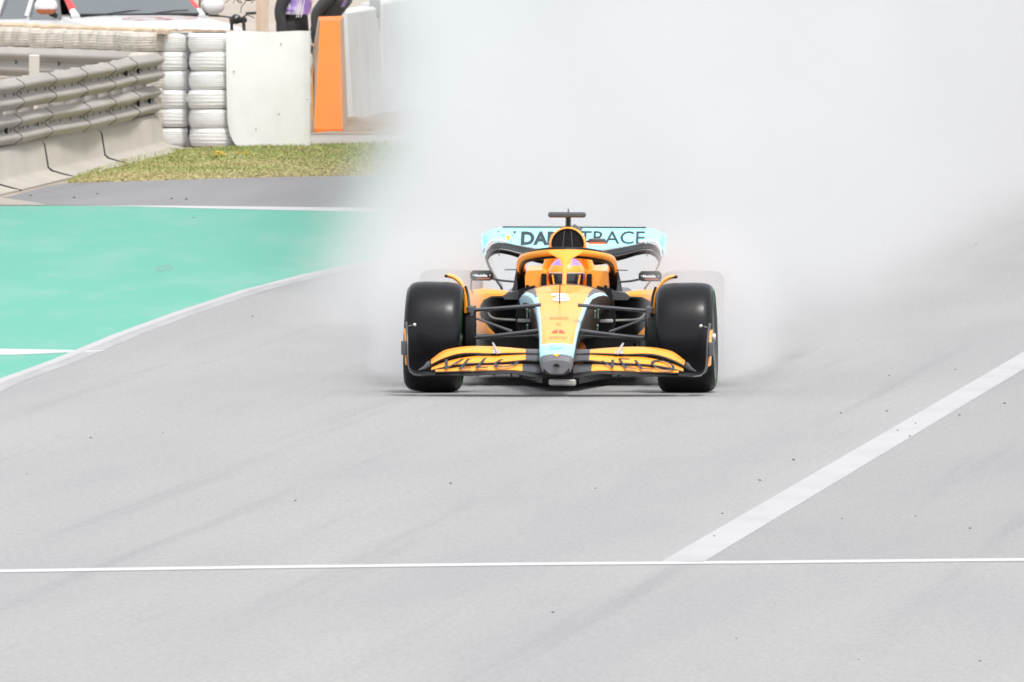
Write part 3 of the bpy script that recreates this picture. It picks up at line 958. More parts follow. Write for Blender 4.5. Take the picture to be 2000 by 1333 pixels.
for s in (-1, 1):
    q = lambda px, py, y: Vector((s * abs(C(px, py, y).x), y, C(px, py, y).z))
    # brake duct drum and upright
    b = MB()
    M = Matrix.Translation((s * .585, .02, .355))
    b.revolve([(-.04, .0), (-.04, .16), (-.02, .19), (.04, .20), (.04, .0)], 32, M)
    du = weld_fix(b.build('brake_duct', M_BK, car))
    b = MB(); b.box((s * .568, -.08, .36), (.03, .08, .34), bev=.01); b.box((s * .575, -.05, .53), (.05, .14, .05), bev=.01)
    up_ = b.build('upright', M_GY, car); up_['kind'] = 'stuff'
    # arms: (name, outboard, inboard points, radius across/along)
    arms = [('upper_wishbone', (905, 608, -.02), (1056, 596, -.30), .010), ('upper_wishbone', (905, 609, .02), (1053, 599, .42), .009),
            ('lower_wishbone', (908, 663, -.02), (1058, 645.5, -.28), .0105), ('lower_wishbone', (908, 663.5, .02), (1050, 650, .50), .009),
            ('push_rod', (905, 614, .0), (1000, 648.5, .12), .0085), ('steering_arm', (912, 664, -.06), (1055, 655, -.2), .004)]
    for nm, o_, i_, r in arms:
        a_, c_ = q(*o_), q(*i_)
        b = MB()
        ps = [a_ + (c_ - a_) * (k / 8) for k in range(9)]
        rr = [r * (1.25 - .35 * math.sin(math.pi * k / 8)) for k in range(9)]
        # aerofoil-like: wide along travel, thin upright
        rings = []
        for k, p in enumerate(ps):
            rings.append([p + Vector((0, 3.2 * rr[k] * math.cos(t), rr[k] * math.sin(t))) for t in [2 * math.pi * j / 10 for j in range(10)]])
        b.loft(rings); weld_fix(b.build(nm, M_GY, car))
    b = MB(); b.uvsphere(q(911, 612, -.04), (.03, .04, .022), 12, 8); b.build('ball_joint', M_BK, car)
    # wheel wake winglet: orange arc over the inner shoulder of the tyre
    path = spline([q(px, py, y) for px, py, y in ((872, 540, .1), (884, 543, .08), (895, 551, .05), (902, 561, .02), (907, 577, -.02), (909, 595, -.06), (909.5, 612, -.1))], 4)
    rings = []
    for i, p in enumerate(path):
        d = (path[min(i + 1, len(path) - 1)] - path[max(i - 1, 0)]).normalized()
        nn = Vector((d.z, 0, -d.x)).normalized()
        if nn.x * s < 0: nn = -nn
        t = .011
        rings.append([p - nn * t, p - nn * t * .2 + Vector((0, -.02, 0)), p + nn * t, p + nn * t + Vector((0, .24, 0)), p - nn * t + Vector((0, .24, 0))])
    b = MB(); b.loft(rings); wl = weld_fix(b.build('wake_winglet', M_OR, car))
    b = MB(); b.box(q(871, 540.5, .14) + Vector((0, .06, 0)), (.026, .26, .016), bev=.005); b.build('winglet_tip', M_BK, wl)
    path2 = [p + Vector((-s * .02, .0, 0)) for p in path[12:]] + [q(911, 640, -.1), q(908, 665, -.08), q(906, 690, -.06)]
    b = MB(); b.tube(path2, .009, 6); b.build('duct_fence', M_BK, car)

    # --- sidepod
    out = [(.29, .568), (.36, .592), (.45, .607), (.56, .612), (.64, .60), (.70, .565), (.725, .50), (.73, .42), (.72, .34), (.70, .30), (.64, .285), (.54, .285), (.47, .285), (.40, .27), (.30, .26)]
    mou = [(.285, .545), (.34, .55), (.42, .562), (.49, .56), (.535, .538), (.556, .50), (.557, .46), (.545, .42), (.52, .385), (.50, .36), (.47, .33), (.45, .30), (.42, .285), (.37, .275), (.30, .27)]
    n = len(out)
    b = MB()
    o0 = [Vector((s * x, 2.02, z)) for x, z in out]
    m0 = [Vector((s * x, 1.98, z)) for x, z in mou]
    def shrink(ring, ly, kx, cx_, kz, cz_):
        return [Vector((s * (cx_ + (abs(p.x) - cx_) * kx), ly, cz_ + (p.z - cz_) * kz)) for p in ring]
    body_r = [m0, [Vector(((a.x + c_.x) / 2, 1.985, (a.z + c_.z) / 2 + .001)) for a, c_ in zip(o0, m0)], o0,
              shrink(o0, 2.3, 1.0, .3, 1.0, .3), shrink(o0, 2.8, .93, .2, .9, .25), shrink(o0, 3.2, .6, .15, .72, .2), shrink(o0, 3.7, .28, .1, .5, .2)]
    b.loft(body_r, caps=False)
    sp = weld_fix(b.build('sidepod', M_OR, car))
    b = MB(); b.loft([m0, shrink(m0, 2.02, .98, .42, .96, .42), shrink(m0, 2.3, .75, .4, .7, .42), shrink(m0, 2.6, .55, .4, .5, .42)])
    weld_fix(b.build('radiator_duct', surf('duct_dark', (.003, .003, .003), rough=.8, spec=.1), sp))
    b = MB(); b.tube([p + Vector((0, -.004, 0)) for p in m0[1:8]], .010, 8); b.build('duct_rim', M_BK, sp)
    lipz = lambda px, py, y: Vector((s * abs(C(px, py, y).x), y, C(px, py, y).z))
    b = MB()
    pth = spline([lipz(953, 612, 1.96), lipz(958, 619, 1.92), lipz(970, 624, 1.88), lipz(1000, 626, 1.85), lipz(1048, 628, 1.82)], 4)
    b.tube(pth, [.006 + .0003 * k for k in range(len(pth))], 8); b.build('duct_lip', surf('satin_carbon', (.22, .21, .19), rough=.25, metal=.3), sp)
    b = MB(); b.box(lipz(1029, 627, 1.6), (.125, .1, .024), bev=.006); b.build('duct_bracket', surf('grey_composite', (.3, .29, .28), rough=.4), sp)
    # black curved print on the orange flank
    b = MB()
    b.tube(spline([Vector((s * x, 1.995, z)) for x, z in ((.618, .475), (.628, .44), (.627, .39), (.612, .362), (.592, .366), (.585, .385))], 4), [.007] * 3 + [.013] * 18, 8, flat=.9)
    b.build('flank_lettering', M_INK, sp)
    # dark grey deck between sidepod and cockpit
    b = MB(); b.loft([[Vector((s * x, ly, z)) for x, z in ((.25, .60), (.30, .607), (.38, .598), (.42, .57), (.40, .55), (.25, .55))] for ly in (1.9, 2.2, 2.8, 3.3)])
    weld_fix(b.build('side_deck', M_GY, car))
    # sensor posts standing on the suspension
    for k_, (px, dx, h0, h1) in enumerate(((1029, 0, 622, 605), (1035, 0, 622, 608), (1030, 0, 645, 636))):
        b = MB(); p0, p1 = lipz(px, h0, .7), lipz(px, h1, .7)
        b.tube([p0, p1], .0035, 6); b.uvsphere(p1, .008, 8, 6)
        b.build('sensor_post', surf('pale_green_metal', (.2, .3, .24), rough=.4, metal=.3), car)
    # --- floor edge and fences
    b = MB()
    for ly0, x0_, zz in ((1.45, .34, .30), (1.42, .45, .305), (1.40, .56, .30), (1.42, .66, .28)):
        b.prism([Vector((s * x0_, ly0, .06)), Vector((s * (x0_ + .02), ly0, zz * .7)), Vector((s * (x0_ + .015), ly0 + .04, zz)), Vector((s * (x0_ + .03), ly0 + .6, .20)), Vector((s * (x0_ + .02), ly0 + .6, .06))], (s * .008, 0, 0))
    fe = weld_fix(b.build('floor_fence', M_BK, car)); fe['kind'] = 'stuff'
    b = MB(); b.loft([[Vector((s * x, ly, z)) for x, z in ((.12, zt), (x1, zt - .01), (x1 + .01, zt - .03), (.12, .045))] for ly, x1, zt in ((1.45, .50, .345), (1.7, .67, .335), (2.0, .71, .30), (2.8, .74, .15), (3.3, .70, .11), (3.9, .45, .12))])
    weld_fix(b.build('floor', M_BK, car))

    # --- mirrors
    mc = Vector((s * .548, 1.72, .710))
    b = MB(); b.box(mc, (.15, .10, .066), bev=.018); mi = b.build('mirror', M_BK, car)
    mi_l = mc.x - .071
    lettering('mirror_lettering', 'Medallia', .05, lambda u, v, a0=mc.x - .046: Vector((a0 + u, 1.6685, .702 + v)), M_WH, mi, width=.084, height=.018, bold=.0015)
    b = MB(); b.box(mc + Vector((.01, -.049, -.019)), (.09, .006, .010)); b.build('mirror_stripe', surf('rust_orange_print', (.30, .075, .02), rough=.5), mi)
    for t in (-.055, .055):
        b = MB(); b.uvsphere(mc + Vector((t, -.05, .002)), (.005, .003, .005), 8, 6); b.build('mirror_screw', M_AL, mi)
    b = MB(); b.tube([mc + Vector((-s * .065, 0, -.02)), Vector((s * .42, 1.76, .676)), Vector((s * .335, 1.8, .668))], .005, 6, flat=1.6); b.build('mirror_arm', M_GY, mi)
    b = MB(); b.tube([mc + Vector((s * .066, 0, -.025)), Vector((s * .62, 1.8, .62)), Vector((s * .61, 1.95, .59))], .005, 6); b.build('mirror_strut', M_GY, mi)

# plank and skid
b = MB(); b.box((.01, -.2, .085), (.20, .7, .06), bev=.01); b.box((.01, -.45, .068), (.18, .05, .035), bev=.008)
b = MB(); b.box((.012, .15, .058), (.175, .05, .04), bev=.008); b.build('skid_block', M_AL, car)
b = MB(); b.loft([[Vector((x, ly, z)) for x, z in ((-hw, zt), (hw, zt), (hw, .05), (-hw, .05))] for ly, hw, zt in ((.2, .12, .09), (.9, .2, .12), (1.6, .3, .12), (3.6, .3, .12))])
weld_fix(b.build('underbody', M_BK, car))

# --- rear wing
RW = empty('rear_wing'); RW.parent = car; RW.location.z = -.012
def st(tab, x): return lerp_table(tab, abs(x))[0]
TOPZ = [(0, .980), (.45, .980), (.52, .977), (.56, .965), (.585, .948), (.60, .928), (.612, .895)]
BOTZ = [(0, .832), (.12, .838), (.25, .852), (.40, .879), (.50, .896), (.55, .890), (.585, .862), (.612, .80)]
xs = [-.612, -.605, -.595, -.575, -.55, -.52, -.48, -.44] + [-.4 + .08 * k for k in range(11)] + [.44, .48, .52, .55, .575, .595, .605, .612]
def flap_y(z, x):
    zt, zb = st(TOPZ, x), st(BOTZ, x)
    t = max(0, min(1, (z - zb) / max(.001, zt - zb)))
    return 4.14 + .26 * (t ** .8)
rings = []
for x in xs:
    zt, zb = st(TOPZ, x), st(BOTZ, x)
    fr = [Vector((x, flap_y(zb + (zt - zb) * k / 6, x), zb + (zt - zb) * k / 6)) for k in range(7)]
    bk = [p + Vector((0, .035 * math.sin(math.pi * (k + .6) / 8) + .006, -.002)) for k, p in enumerate(fr)][::-1]
    rings.append(fr + bk)
b = MB(); b.loft(rings); rflap = weld_fix(b.build('rear_flap', M_CY, RW))
b = MB(); b.tube([(-.475, 4.405, .984), (0, 4.405, .985), (.475, 4.405, .984)], .0055, 6); b.build('gurney_edge', M_BK, RW)
MT = [(0, .822), (.2, .835), (.35, .862), (.45, .882), (.51, .884), (.55, .868), (.575, .83)]
MBz = [(0, .725), (.2, .748), (.34, .782), (.42, .808), (.48, .818), (.53, .812), (.56, .78), (.575, .75)]
xs2 = [-.575 + 1.15 * k / 36 for k in range(37)]
rings = []
for x in xs2:
    zt, zb = st(MT, x), st(MBz, x)
    rings.append([Vector((x, 3.98, zb + .30 * (zt - zb))), Vector((x, 4.0, zb)), Vector((x, 4.12, zb + .01)), Vector((x, 4.25, zb + .55 * (zt - zb))), Vector((x, 4.22, zt)), Vector((x, 4.1, zt - .01)), Vector((x, 4.0, zb + .6 * (zt - zb)))])
b = MB(); b.loft(rings); weld_fix(b.build('rear_main_plane', M_BK, RW))
b = MB(); b.tube([(x, 3.985, st(MBz, x) + .42 * (st(MT, x) - st(MBz, x))) for x in xs2], .006, 6); b.build('main_plane_edge', M_GY, RW)
for s in (-1, 1):
    b = MB()
    pe = spline([Vector((s * x, y, z)) for x, y, z in ((.606, 4.2, .93), (.598, 4.18, .86), (.583, 4.15, .80), (.562, 4.12, .735), (.53, 4.1, .67), (.50, 4.1, .62), (.472, 4.12, .57), (.46, 4.15, .40))], 3)
    rings = []
    for i, p in enumerate(pe):
        rings.append([p + Vector((-s * .008, 0, 0)), p + Vector((s * .006, 0, 0)), p + Vector((s * .006, .28, .01)), p + Vector((-s * .002, .28, .01))])
    b.loft(rings)
    e = weld_fix(b.build('rear_endplate', [M_CY, M_GY], RW))
    for p in e.data.polygons: p.material_index = 0 if p.center.z > .80 else 1
    b = MB(); b.tube(spline([Vector((s * x, 4.07, z)) for x, z in ((.44, .893), (.50, .905), (.545, .895), (.572, .862), (.582, .81))], 4), .006, 6)
    b.build('slot_edge', M_WH, RW)
    b = MB(); b.prism([Vector((s * .487, 3.975, .80)), Vector((s * .492, 3.975, .895)), Vector((s * .495, 3.975, .895)), Vector((s * .49, 3.975, .80))], (0, .2, 0)); weld_fix(b.build('wing_rib', M_GY, RW))
b = MB(); b.tube([(.03, 4.1, .4), (.03, 4.15, .75), (.03, 4.3, .93)], .015, 6, flat=2); b.build('wing_pylon', M_BK, RW)
b = MB(); b.foil([(-.46, 4.1, .43), (0, 4.1, .40), (.46, 4.1, .43)], [(-.46, 4.3, .50), (0, 4.3, .47), (.46, 4.3, .50)], .02); weld_fix(b.build('beam_wing', M_BK, RW))
b = MB(); b.tube([C(1140, 442, 4.35) + Vector((-.02, 0, -.02)), C(1118, 437, 4.35)], [.02, .012], 8); b.build('flap_actuator', M_GY, RW)
def on_rw(x, z): return Vector((x, flap_y(z, x) - .006, z))
x0, x1 = C(1017, 460, 4.3).x, C(1117, 460, 4.3).x
lettering('wing_name_bold', 'DARK', .1, lambda u, v: on_rw(x0 + u, .870 + v), M_INK, RW, width=x1 - x0, height=.088, bold=.0045)
x2, x3 = C(1130, 460, 4.3).x, C(1259, 460, 4.3).x
lettering('wing_name_light', 'TRACE', .1, lambda u, v: on_rw(x2 + u, .880 - .03 * 0 + v), M_INK, RW, width=x3 - x2, height=.082, bold=.0005)
for nm, px, py, r, mt in (('emblem_dot', 992, 461, .016, M_OR), ('emblem_spot', 1004, 451, .0085, M_INK), ('emblem_spot', 972.5, 450, .005, M_INK), ('emblem_spot', 998, 469, .004, M_INK)):
    p = C(px, py, 4.3)
    b = MB(); b.add([on_rw(p.x + r * math.cos(a), p.z + r * math.sin(a)) for a in [2 * math.pi * k / 14 for k in range(14)]], [tuple(range(14))])
    b.build(nm, mt, RW, smooth=False)
p = C(992, 461, 4.3)
for a, l0, l1 in ((35, .022, .05), (150, .022, .055), (-50, .02, .034)):
    b = MB()
    pts = [on_rw(p.x + t * math.cos(R(a)), p.z + t * math.sin(R(a)) * .7) for t in (l0, (l0 + l1) / 2, l1)]
    b.tube(pts, .0018, 5); b.build('emblem_ray', M_INK, RW)
# gearbox / crash structure and diffuser
b = MB(); b.loft([[Vector((x, ly, z)) for x, z in ((-hw, .30), (0, .36), (hw, .30), (hw * .8, .2), (-hw * .8, .2))] for ly, hw in ((3.4, .16), (4.1, .09), (4.5, .06))]); weld_fix(b.build('crash_structure', M_BK, car))
b = MB(); b.loft([[Vector((x, ly, z)) for x, z in ((-.5, zt), (.5, zt), (.5, zb), (-.5, zb))] for ly, zt, zb in ((3.7, .14, .06), (4.2, .34, .30))]); weld_fix(b.build('diffuser', M_BK, car))

# --- driver
drv = empty('person', (CX0 + .0227 * 2.05, CY0 + 2.05, 0), rz=YAW)
tag(drv, 'racing driver in an orange and purple helmet with dark visor, seated in the orange car', 'person')
def skin_body(name, joints, bones, radii, mat, parent, root=0, sub=2):
    me = bpy.data.meshes.new(name)
    me.from_pydata([tuple(j) for j in joints], bones, [])
    o = bpy.data.objects.new(name, me)
    COL.objects.link(o)
    md = o.modifiers.new('skin', 'SKIN')
    md.use_smooth_shade = True
    for i, r in enumerate(radii):
        sv = me.skin_vertices[0].data[i]
        sv.radius = (r, r) if isinstance(r, (int, float)) else r
        sv.use_root = (i == root)
    ss = o.modifiers.new('smooth', 'SUBSURF'); ss.levels = sub; ss.render_levels = sub
    me.materials.append(mat)
    if parent is not None: o.parent = parent
    return o
M_SUIT = surf('driver_suit', (.55, .15, .03), rough=.8, var=.08)
skin_body('body', [(0, .35, .16), (0, .28, .34), (0, .18, .50), (0, .12, .57), (-.13, .12, .52), (-.16, -.02, .40), (-.12, -.22, .44), (.13, .12, .52), (.16, -.02, .40), (.12, -.22, .44), (-.10, .1, .14), (-.10, -.35, .36), (-.09, -.75, .16), (.10, .1, .14), (.10, -.35, .36), (.09, -.75, .16)],
          [(0, 1), (1, 2), (2, 3), (2, 4), (4, 5), (5, 6), (2, 7), (7, 8), (8, 9), (0, 10), (10, 11), (11, 12), (0, 13), (13, 14), (14, 15)],
          [.11, .12, .12, .06, .06, .045, .035, .06, .045, .035, .08, .06, .045, .08, .06, .045], M_SUIT, drv)
hz = .700
b = MB()
# helmet shell with a visor opening shape: sphere-ish, slightly long
vs_prof = (.122, .135, .128)
b.uvsphere((0, 0, hz), vs_prof, 40, 26)
b.v = [(x, y - (.02 * sm(hz, hz - .09, z) if y < 0 else 0), z) for x, y, z in b.v]
hel = b.build('helmet', [M_OR, surf('purple_helmet_print', (.32, .19, .62), rough=.35, coat=.5)], drv)
for p in hel.data.polygons:
    c_ = p.center
    if (c_.z > hz + .078 and abs(c_.x) > .035 and c_.y < .06) or (abs(c_.x) > .094 and abs(c_.z - hz + .0) < .022):
        p.material_index = 1
b = MB()
rows, cols = 7, 22
vv = []
for i in range(rows):
    zz = -.060 + .080 * i / (rows - 1)
    for j in range(cols):
        a = R(-90) + R(-62 + 124 * j / (cols - 1))
        k = math.sqrt(max(0, 1 - (zz / .128) ** 2))
        vv.append((.1265 * k * math.cos(a), .1400 * k * math.sin(a) - .02 * sm(0, -.09, zz), hz + zz))
b.add(vv, [(i * cols + j, i * cols + j + 1, (i + 1) * cols + j + 1, (i + 1) * cols + j) for i in range(rows - 1) for j in range(cols - 1)])
b.build('visor', surf('dark_visor', (.02, .018, .025), rough=.12), hel, smooth=True)
b = MB()
b.tube([(.129 * math.cos(a), .1425 * math.sin(a), hz + .0225) for a in [R(-90) + R(-58 + 116 * j / 15) for j in range(16)]], .0045, 6)
b.build('visor_strip', surf('visor_strip_print', (.5, .47, .47), rough=.5), hel)
for s in (-1, 1):
    b = MB(); b.tube([(s * .09, -.125, hz + .012), (s * .078, -.142, hz - .06)], .006, 6); b.build('visor_band', M_OR, hel)
# steering wheel, part of the car
b = MB(); b.box((0, 1.78, .55), (.28, .03, .14), bev=.012); b.build('steering_wheel', M_BK, car)
# ------------------------------------------------------------------ barriers on the left
M_CONC = surf('barrier_concrete', (0.40, 0.37, 0.325), rough=0.85, var=0.08, vscale=0.8, dirt=(0.30, 0.26, 0.21), dirt_amt=0.35, dscale=1.6, bump=0.3, bscale=25)
M_RAIL = surf('dusty_galvanised_rail', (0.335, 0.312, 0.285), rough=0.6, metal=0.1, var=0.1, vscale=1.0, dirt=(0.25, 0.21, 0.17), dirt_amt=0.4, dscale=2.5, stretch=(1, 0.25, 1))
M_SLOT = surf('slot_bolt_grey', (0.12, 0.105, 0.095), rough=0.8)  # dark grey of the slot bolts on the rail beams
M_DKJ = surf('joint_dark', (0.03, 0.026, 0.024), rough=0.9)
M_TW = surf('white_painted_tyre', (0.72, 0.72, 0.71), rough=0.6, var=0.05, vscale=3, dirt=(0.5, 0.47, 0.42), dirt_amt=0.3, dscale=5, bump=0.4, bscale=14, stretch=(1, 1, 3))
M_TD = surf('dusty_white_tyre', (0.56, 0.525, 0.465), rough=0.8, var=0.12, vscale=5, dirt=(0.28, 0.24, 0.19), dirt_amt=0.7, dscale=9, bump=0.5, bscale=20)
M_BELT = surf('white_belt', (0.76, 0.765, 0.75), rough=0.6, var=0.02, vscale=1.2, dirt=(0.5, 0.5, 0.48), dirt_amt=0.25, dscale=2.5, bump=0.1, bscale=8)
M_OFF = surf('off_white_concrete', (0.68, 0.68, 0.67), rough=0.75, var=0.05, vscale=1.0, dirt=(0.45, 0.42, 0.38), dirt_amt=0.3, dscale=1.4)
M_OPAD = surf('orange_pad', (0.86, 0.20, 0.02), rough=0.7, var=0.05, vscale=2, dirt=(0.7, 0.2, 0.06), dirt_amt=0.3, dscale=2.5)
M_PEACH = surf('faded_orange_side', (0.60, 0.42, 0.28), rough=0.8, var=0.1, vscale=3, dirt=(0.5, 0.42, 0.34), dirt_amt=0.5, dscale=3)
M_BLK2 = surf('black_cloth', (0.03, 0.03, 0.033), rough=0.85, var=0.2, vscale=8)

# line of the front guard rail: (y, x)
RL = [(150, -6.55), (175, -6.35), (195, -6.0), (205, -5.42), (209, -5.22), (213, -5.0), (218.5, -4.72), (222, -4.52), (226, -4.29), (232, -4.0), (235.9, -3.84)]
def rail_x(y): return lerp_table([(a, b) for a, b in RL], y)[0]

def beam_profile(z0):
    """two-wave beam standing proud of the posts, from bottom up: (out, z)"""
    P = [(0.0, 0.0), (.012, .012), (.065, .045), (.083, .062), (.083, .085), (.065, .102), (.012, .135), (.0, .155), (.012, .175), (.065, .208), (.083, .225), (.083, .248), (.065, .265), (.012, .298), (0, .31)]
    return [(o, z0 + z) for o, z in P]

def w_beam(ys, fx, z0, side, parent, name='rail_beam', out0=0.0):
    """one length of beam; the lapped end is seen as a slightly proud edge"""
    b = MB()
    prof = beam_profile(z0)
    rings = []
    for i, y in enumerate(ys):
        e = out0 + (.006 if i == 0 else 0.0)
        x = fx(y)
        rings.append([Vector((x + side * (o + e), y, z)) for o, z in prof] + [Vector((x + side * (o + e - .008), y, z)) for o, z in prof[::-1]])
    b.loft(rings)
    return weld_fix(b.build(name, M_RAIL, parent, angle=50))

rail = empty('guard_rail', (RL[-1][1], RL[-1][0], 0))
tag(rail, 'front dusty grey guard rail with two stacked wavy beams above the concrete base', 'guard rail')
def par(o, root):
    o.parent = root
    o.matrix_parent_inverse = Matrix.Translation(root.location).inverted()
    return o
rnd = random.Random(11)
wob = {}
def wav(y, z0):
    return rail_x(y) + .018 * math.sin(y * .9 + z0 * 5) + .03 * math.sin(y * .31 + z0 * 3)
yy = 235.7
k = 0
while yy > 176:
    L_ = 4.15
    for z0 in (.385, .735):
        o = w_beam([yy - L_ * j / 8 - (.0 if j < 8 else -.004) for j in range(8, -1, -1)], lambda y, z0=z0: wav(y, z0), z0, 1, None)
        par(o, rail)
        # dark lap joint line following the profile
        b = MB()
        prof = beam_profile(z0)
        yj = yy - L_
        b.tube([Vector((wav(yj, z0) + o_ + .0085, yj + .0 - .05 * (o_ / .083), z)) for o_, z in prof], .0032, 5)
        par(b.build('lap_joint', M_DKJ, None), rail)
        if yy > 205:
            for j in range(4):
                b = MB()
                yb_ = yy - .4 - j * 1.05
                x = wav(yb_, z0)
                b.box((x + .010, yb_, z0 + .155), (.010, .022, .04), bev=.004)
                par(b.build('slot_bolt', M_SLOT, None), rail)
    # posts behind
    for j in range(2):
        yp = yy - 1.0 - j * 2.07
        if yp < 178: continue
        b = MB(); b.box((rail_x(yp) - .11, yp, .70), (.12, .10, .66), bev=.012)
        par(b.build('rail_post', M_RAIL, None), rail)
        for z0 in (.54, .89):
            b = MB(); b.box((rail_x(yp) - .03, yp, z0), (.06, .09, .06))
            par(b.build('spacer', M_DKJ, None), rail)
    yy -= L_
# rounded end shoe of both beams
for z0 in (.385, .735):
    b = MB()
    rings = []
    for t in range(7):
        a = R(90 * t / 6)
        y = 235.7 + .16 * math.sin(a)
        k = 1 - .25 * (1 - math.cos(a))
        rings.append([Vector((wav(235.7, z0) + o_ * k - .10 * (1 - math.cos(a)), y, z0 + .155 + (z - z0 - .155) * k)) for o_, z in beam_profile(z0)] +
                     [Vector((wav(235.7, z0) + o_ * k - .008 - .10 * (1 - math.cos(a)), y, z0 + .155 + (z - z0 - .155) * k)) for o_, z in beam_profile(z0)[::-1]])
    b.loft(rings)
    par(weld_fix(b.build('end_shoe', surf('clean_rail_end', (.55, .54, .52), rough=.5, metal=.1), None, angle=60, label='paler rounded end of the guard rail')), rail)

# concrete base blocks with a flared foot
def base_block(y0, y1, last=False):
    o_ = empty('concrete_barrier', (rail_x(y1), y1, 0))
    b = MB()
    n = 6
    rings = []
    for i in range(n + 1):
        y = y0 + (y1 - y0) * i / n
        x = rail_x(y)
        foot = .33
        pr = [(-.30, 0), (foot, 0), (foot, .012), (foot * .8, .02), (foot * .55, .042), (.10, .065), (.065, .10), (.03, .33), (.0, .375), (-.03, .385), (-.22, .385), (-.30, .33)]
        rings.append([Vector((x + a, y, z)) for a, z in pr])
    b.loft(rings)
    m = weld_fix(b.build('block', M_CONC, None, angle=40))
    par(m, o_)
    return o_
ends = [235.9, 226.0, 218.5, 211.2, 204.5, 202.8, 196.4, 190]
labs = ['farthest beige concrete block with flared foot under the guard rail, against the white tyres',
        'second beige concrete block from the tyre stacks under the guard rail, between two dark joints',
        'third beige concrete block under the guard rail, at the left edge of the view',
        'fourth beige concrete block under the guard rail, its foot just at the left frame edge']
for i in range(7):
    o_ = base_block(ends[i + 1] + .035, ends[i])
    tag(o_, labs[i] if i < 4 else 'beige concrete block under the nearer guard rail, left of the frame', 'concrete block', 'concrete blocks under the guard rail')
    # joint filler, dark and recessed
    if i < 4:
        y = ends[i + 1]
        x = rail_x(y)
        b = MB()
        pr = [(-.28, 0.0), (.345, 0), (.345, .010), (.275, .029), (.19, .051), (.112, .076), (.076, .105), (.040, .33), (.0, .372), (-.2, .37)]
        b.prism([Vector((x + a, y - .05, z)) for a, z in pr], (0, .12, 0))
        j = weld_fix(b.build('joint_gap', M_DKJ, None))
        par(j, o_)
# rounded nose at the far end of the concrete
b = MB()
x = rail_x(235.9)
rings = []
for t in range(8):
    a = R(90 * t / 7)
    pr = [(-.15, 0), (.36, 0), (.31, .014), (.24, .03), (.16, .05), (.10, .08), (.07, .12), (.035, .33), (.0, .375), (-.15, .38)]
    rings.append([Vector((x - .15 + (p + .15) * math.cos(a) + (.0), 235.905 + (p + .15) * .75 * math.sin(a), z)) for p, z in pr])
b.loft(rings)
en = weld_fix(b.build('barrier_end', surf('pale_concrete', (.56, .53, .49), rough=.8, var=.06, vscale=2, dirt=(.4, .36, .3), dirt_amt=.3, dscale=4), None))
tag(en, 'rounded pale concrete end where the barrier base meets the tyre stacks', 'concrete end')

# second guard rail behind, running left in front of the tyres
r2 = empty('guard_rail', (-4.2, 233.4, 0))
tag(r2, 'rear guard rail with one pale post, showing above the front rail before the dusty tyres', 'guard rail')
p2a, p2b = W(258, 101, 233.3), W(-260, 84, 238.6)
def x2(t): return Vector((p2a.x + (p2b.x - p2a.x) * t, p2a.y + (p2b.y - p2a.y) * t))
dd = (x2(1) - x2(0)).normalized(); nn2 = Vector((dd.y, -dd.x))
if nn2.y > 0: nn2 = -nn2
for j in range(3):
    for z0 in (.42, .78):
        b = MB(); rings = []
        for i in range(5):
            t = (j + i / 4 * .998) / 3
            c = x2(t)
            dz = (p2b.z - p2a.z) * t
            rings.append([Vector((c.x + nn2.x * o_, c.y + nn2.y * o_, z + dz)) for o_, z in beam_profile(z0)] + [Vector((c.x + nn2.x * (o_ - .008), c.y + nn2.y * (o_ - .008), z + dz)) for o_, z in beam_profile(z0)[::-1]])
        b.loft(rings)
        par(weld_fix(b.build('rail_beam', M_RAIL, None, angle=50)), r2)
pp = W(67, 105, 234.6)
b = MB(); b.box((pp.x, pp.y, .52), (.115, .12, 1.04), bev=.012); par(b.build('rail_post', surf('pale_post', (.5, .47, .42), rough=.7), None), r2)
for t in (.12, .27, .43, .62, .8):
    c = x2(t) + nn2 * .012
    b = MB(); b.box((c.x, c.y, .78 + .155 + (p2b.z - p2a.z) * t), (.012, .03, .10)); par(b.build('slot_bolt', M_SLOT, None), r2)
for t in (.03, .33, .66, .97):
    c = x2(t) - nn2 * .09
    b = MB(); b.box((c.x, c.y, .5), (.10, .10, 1.0), bev=.01); par(b.build('rail_post', M_RAIL, None), r2)

# tyres
def tyre_mesh(r, h, seg=36, ribs=3, seed=0):
    """tyre lying flat, z from 0 to h, with tread grooves round it"""
    rnd = random.Random(seed)
    pr = [(.03, r * .55), (.006, r * .62), (0, r * .86), (.006, r * .95)]
    for k in range(ribs + 1):
        za = .035 + (h - .07) * k / (ribs + 1)
        zb_ = .035 + (h - .07) * (k + 1) / (ribs + 1)
        bul = .012 * math.sin(math.pi * (k + .5) / (ribs + 1))
        pr += [(za, r + bul - .006), (za + .006, r + bul), (zb_ - .006, r + bul)]
    pr += [(h - .03, r - .004), (h - .006, r * .95), (h, r * .86), (h - .006, r * .62), (h - .03, r * .55)]
    b = MB(); b.revolve(pr, seg, axis='z', closed_prof=True)
    b.v = [(x * (1 + .006 * mnoise.noise(Vector((x * 6, y * 6, seed)))), y, z + .004 * mnoise.noise(Vector((x * 3, y * 3, seed + 5.5)))) for x, y, z in b.v]
    return b
FIRST = {}
def place_tyre(root, kind, z, rz, tilt, sc_=(1, 1, 1)):
    if kind not in FIRST:
        r, h, rb, m = {'white': (.262, .207, 3, M_TW), 'ribbed': (.258, .207, 6, M_TW), 'dusty': (.25, .207, 4, M_TD)}[kind]
        o = weld_fix(tyre_mesh(r, h, ribs=rb, seed=len(FIRST) + 1).build('tyre', m))
        FIRST[kind] = o
    else:
        o = FIRST[kind].copy(); COL.objects.link(o)
    o.parent = root
    o.location = (0, 0, z); o.rotation_euler = (tilt[0], tilt[1], rz); o.scale = sc_
    return o
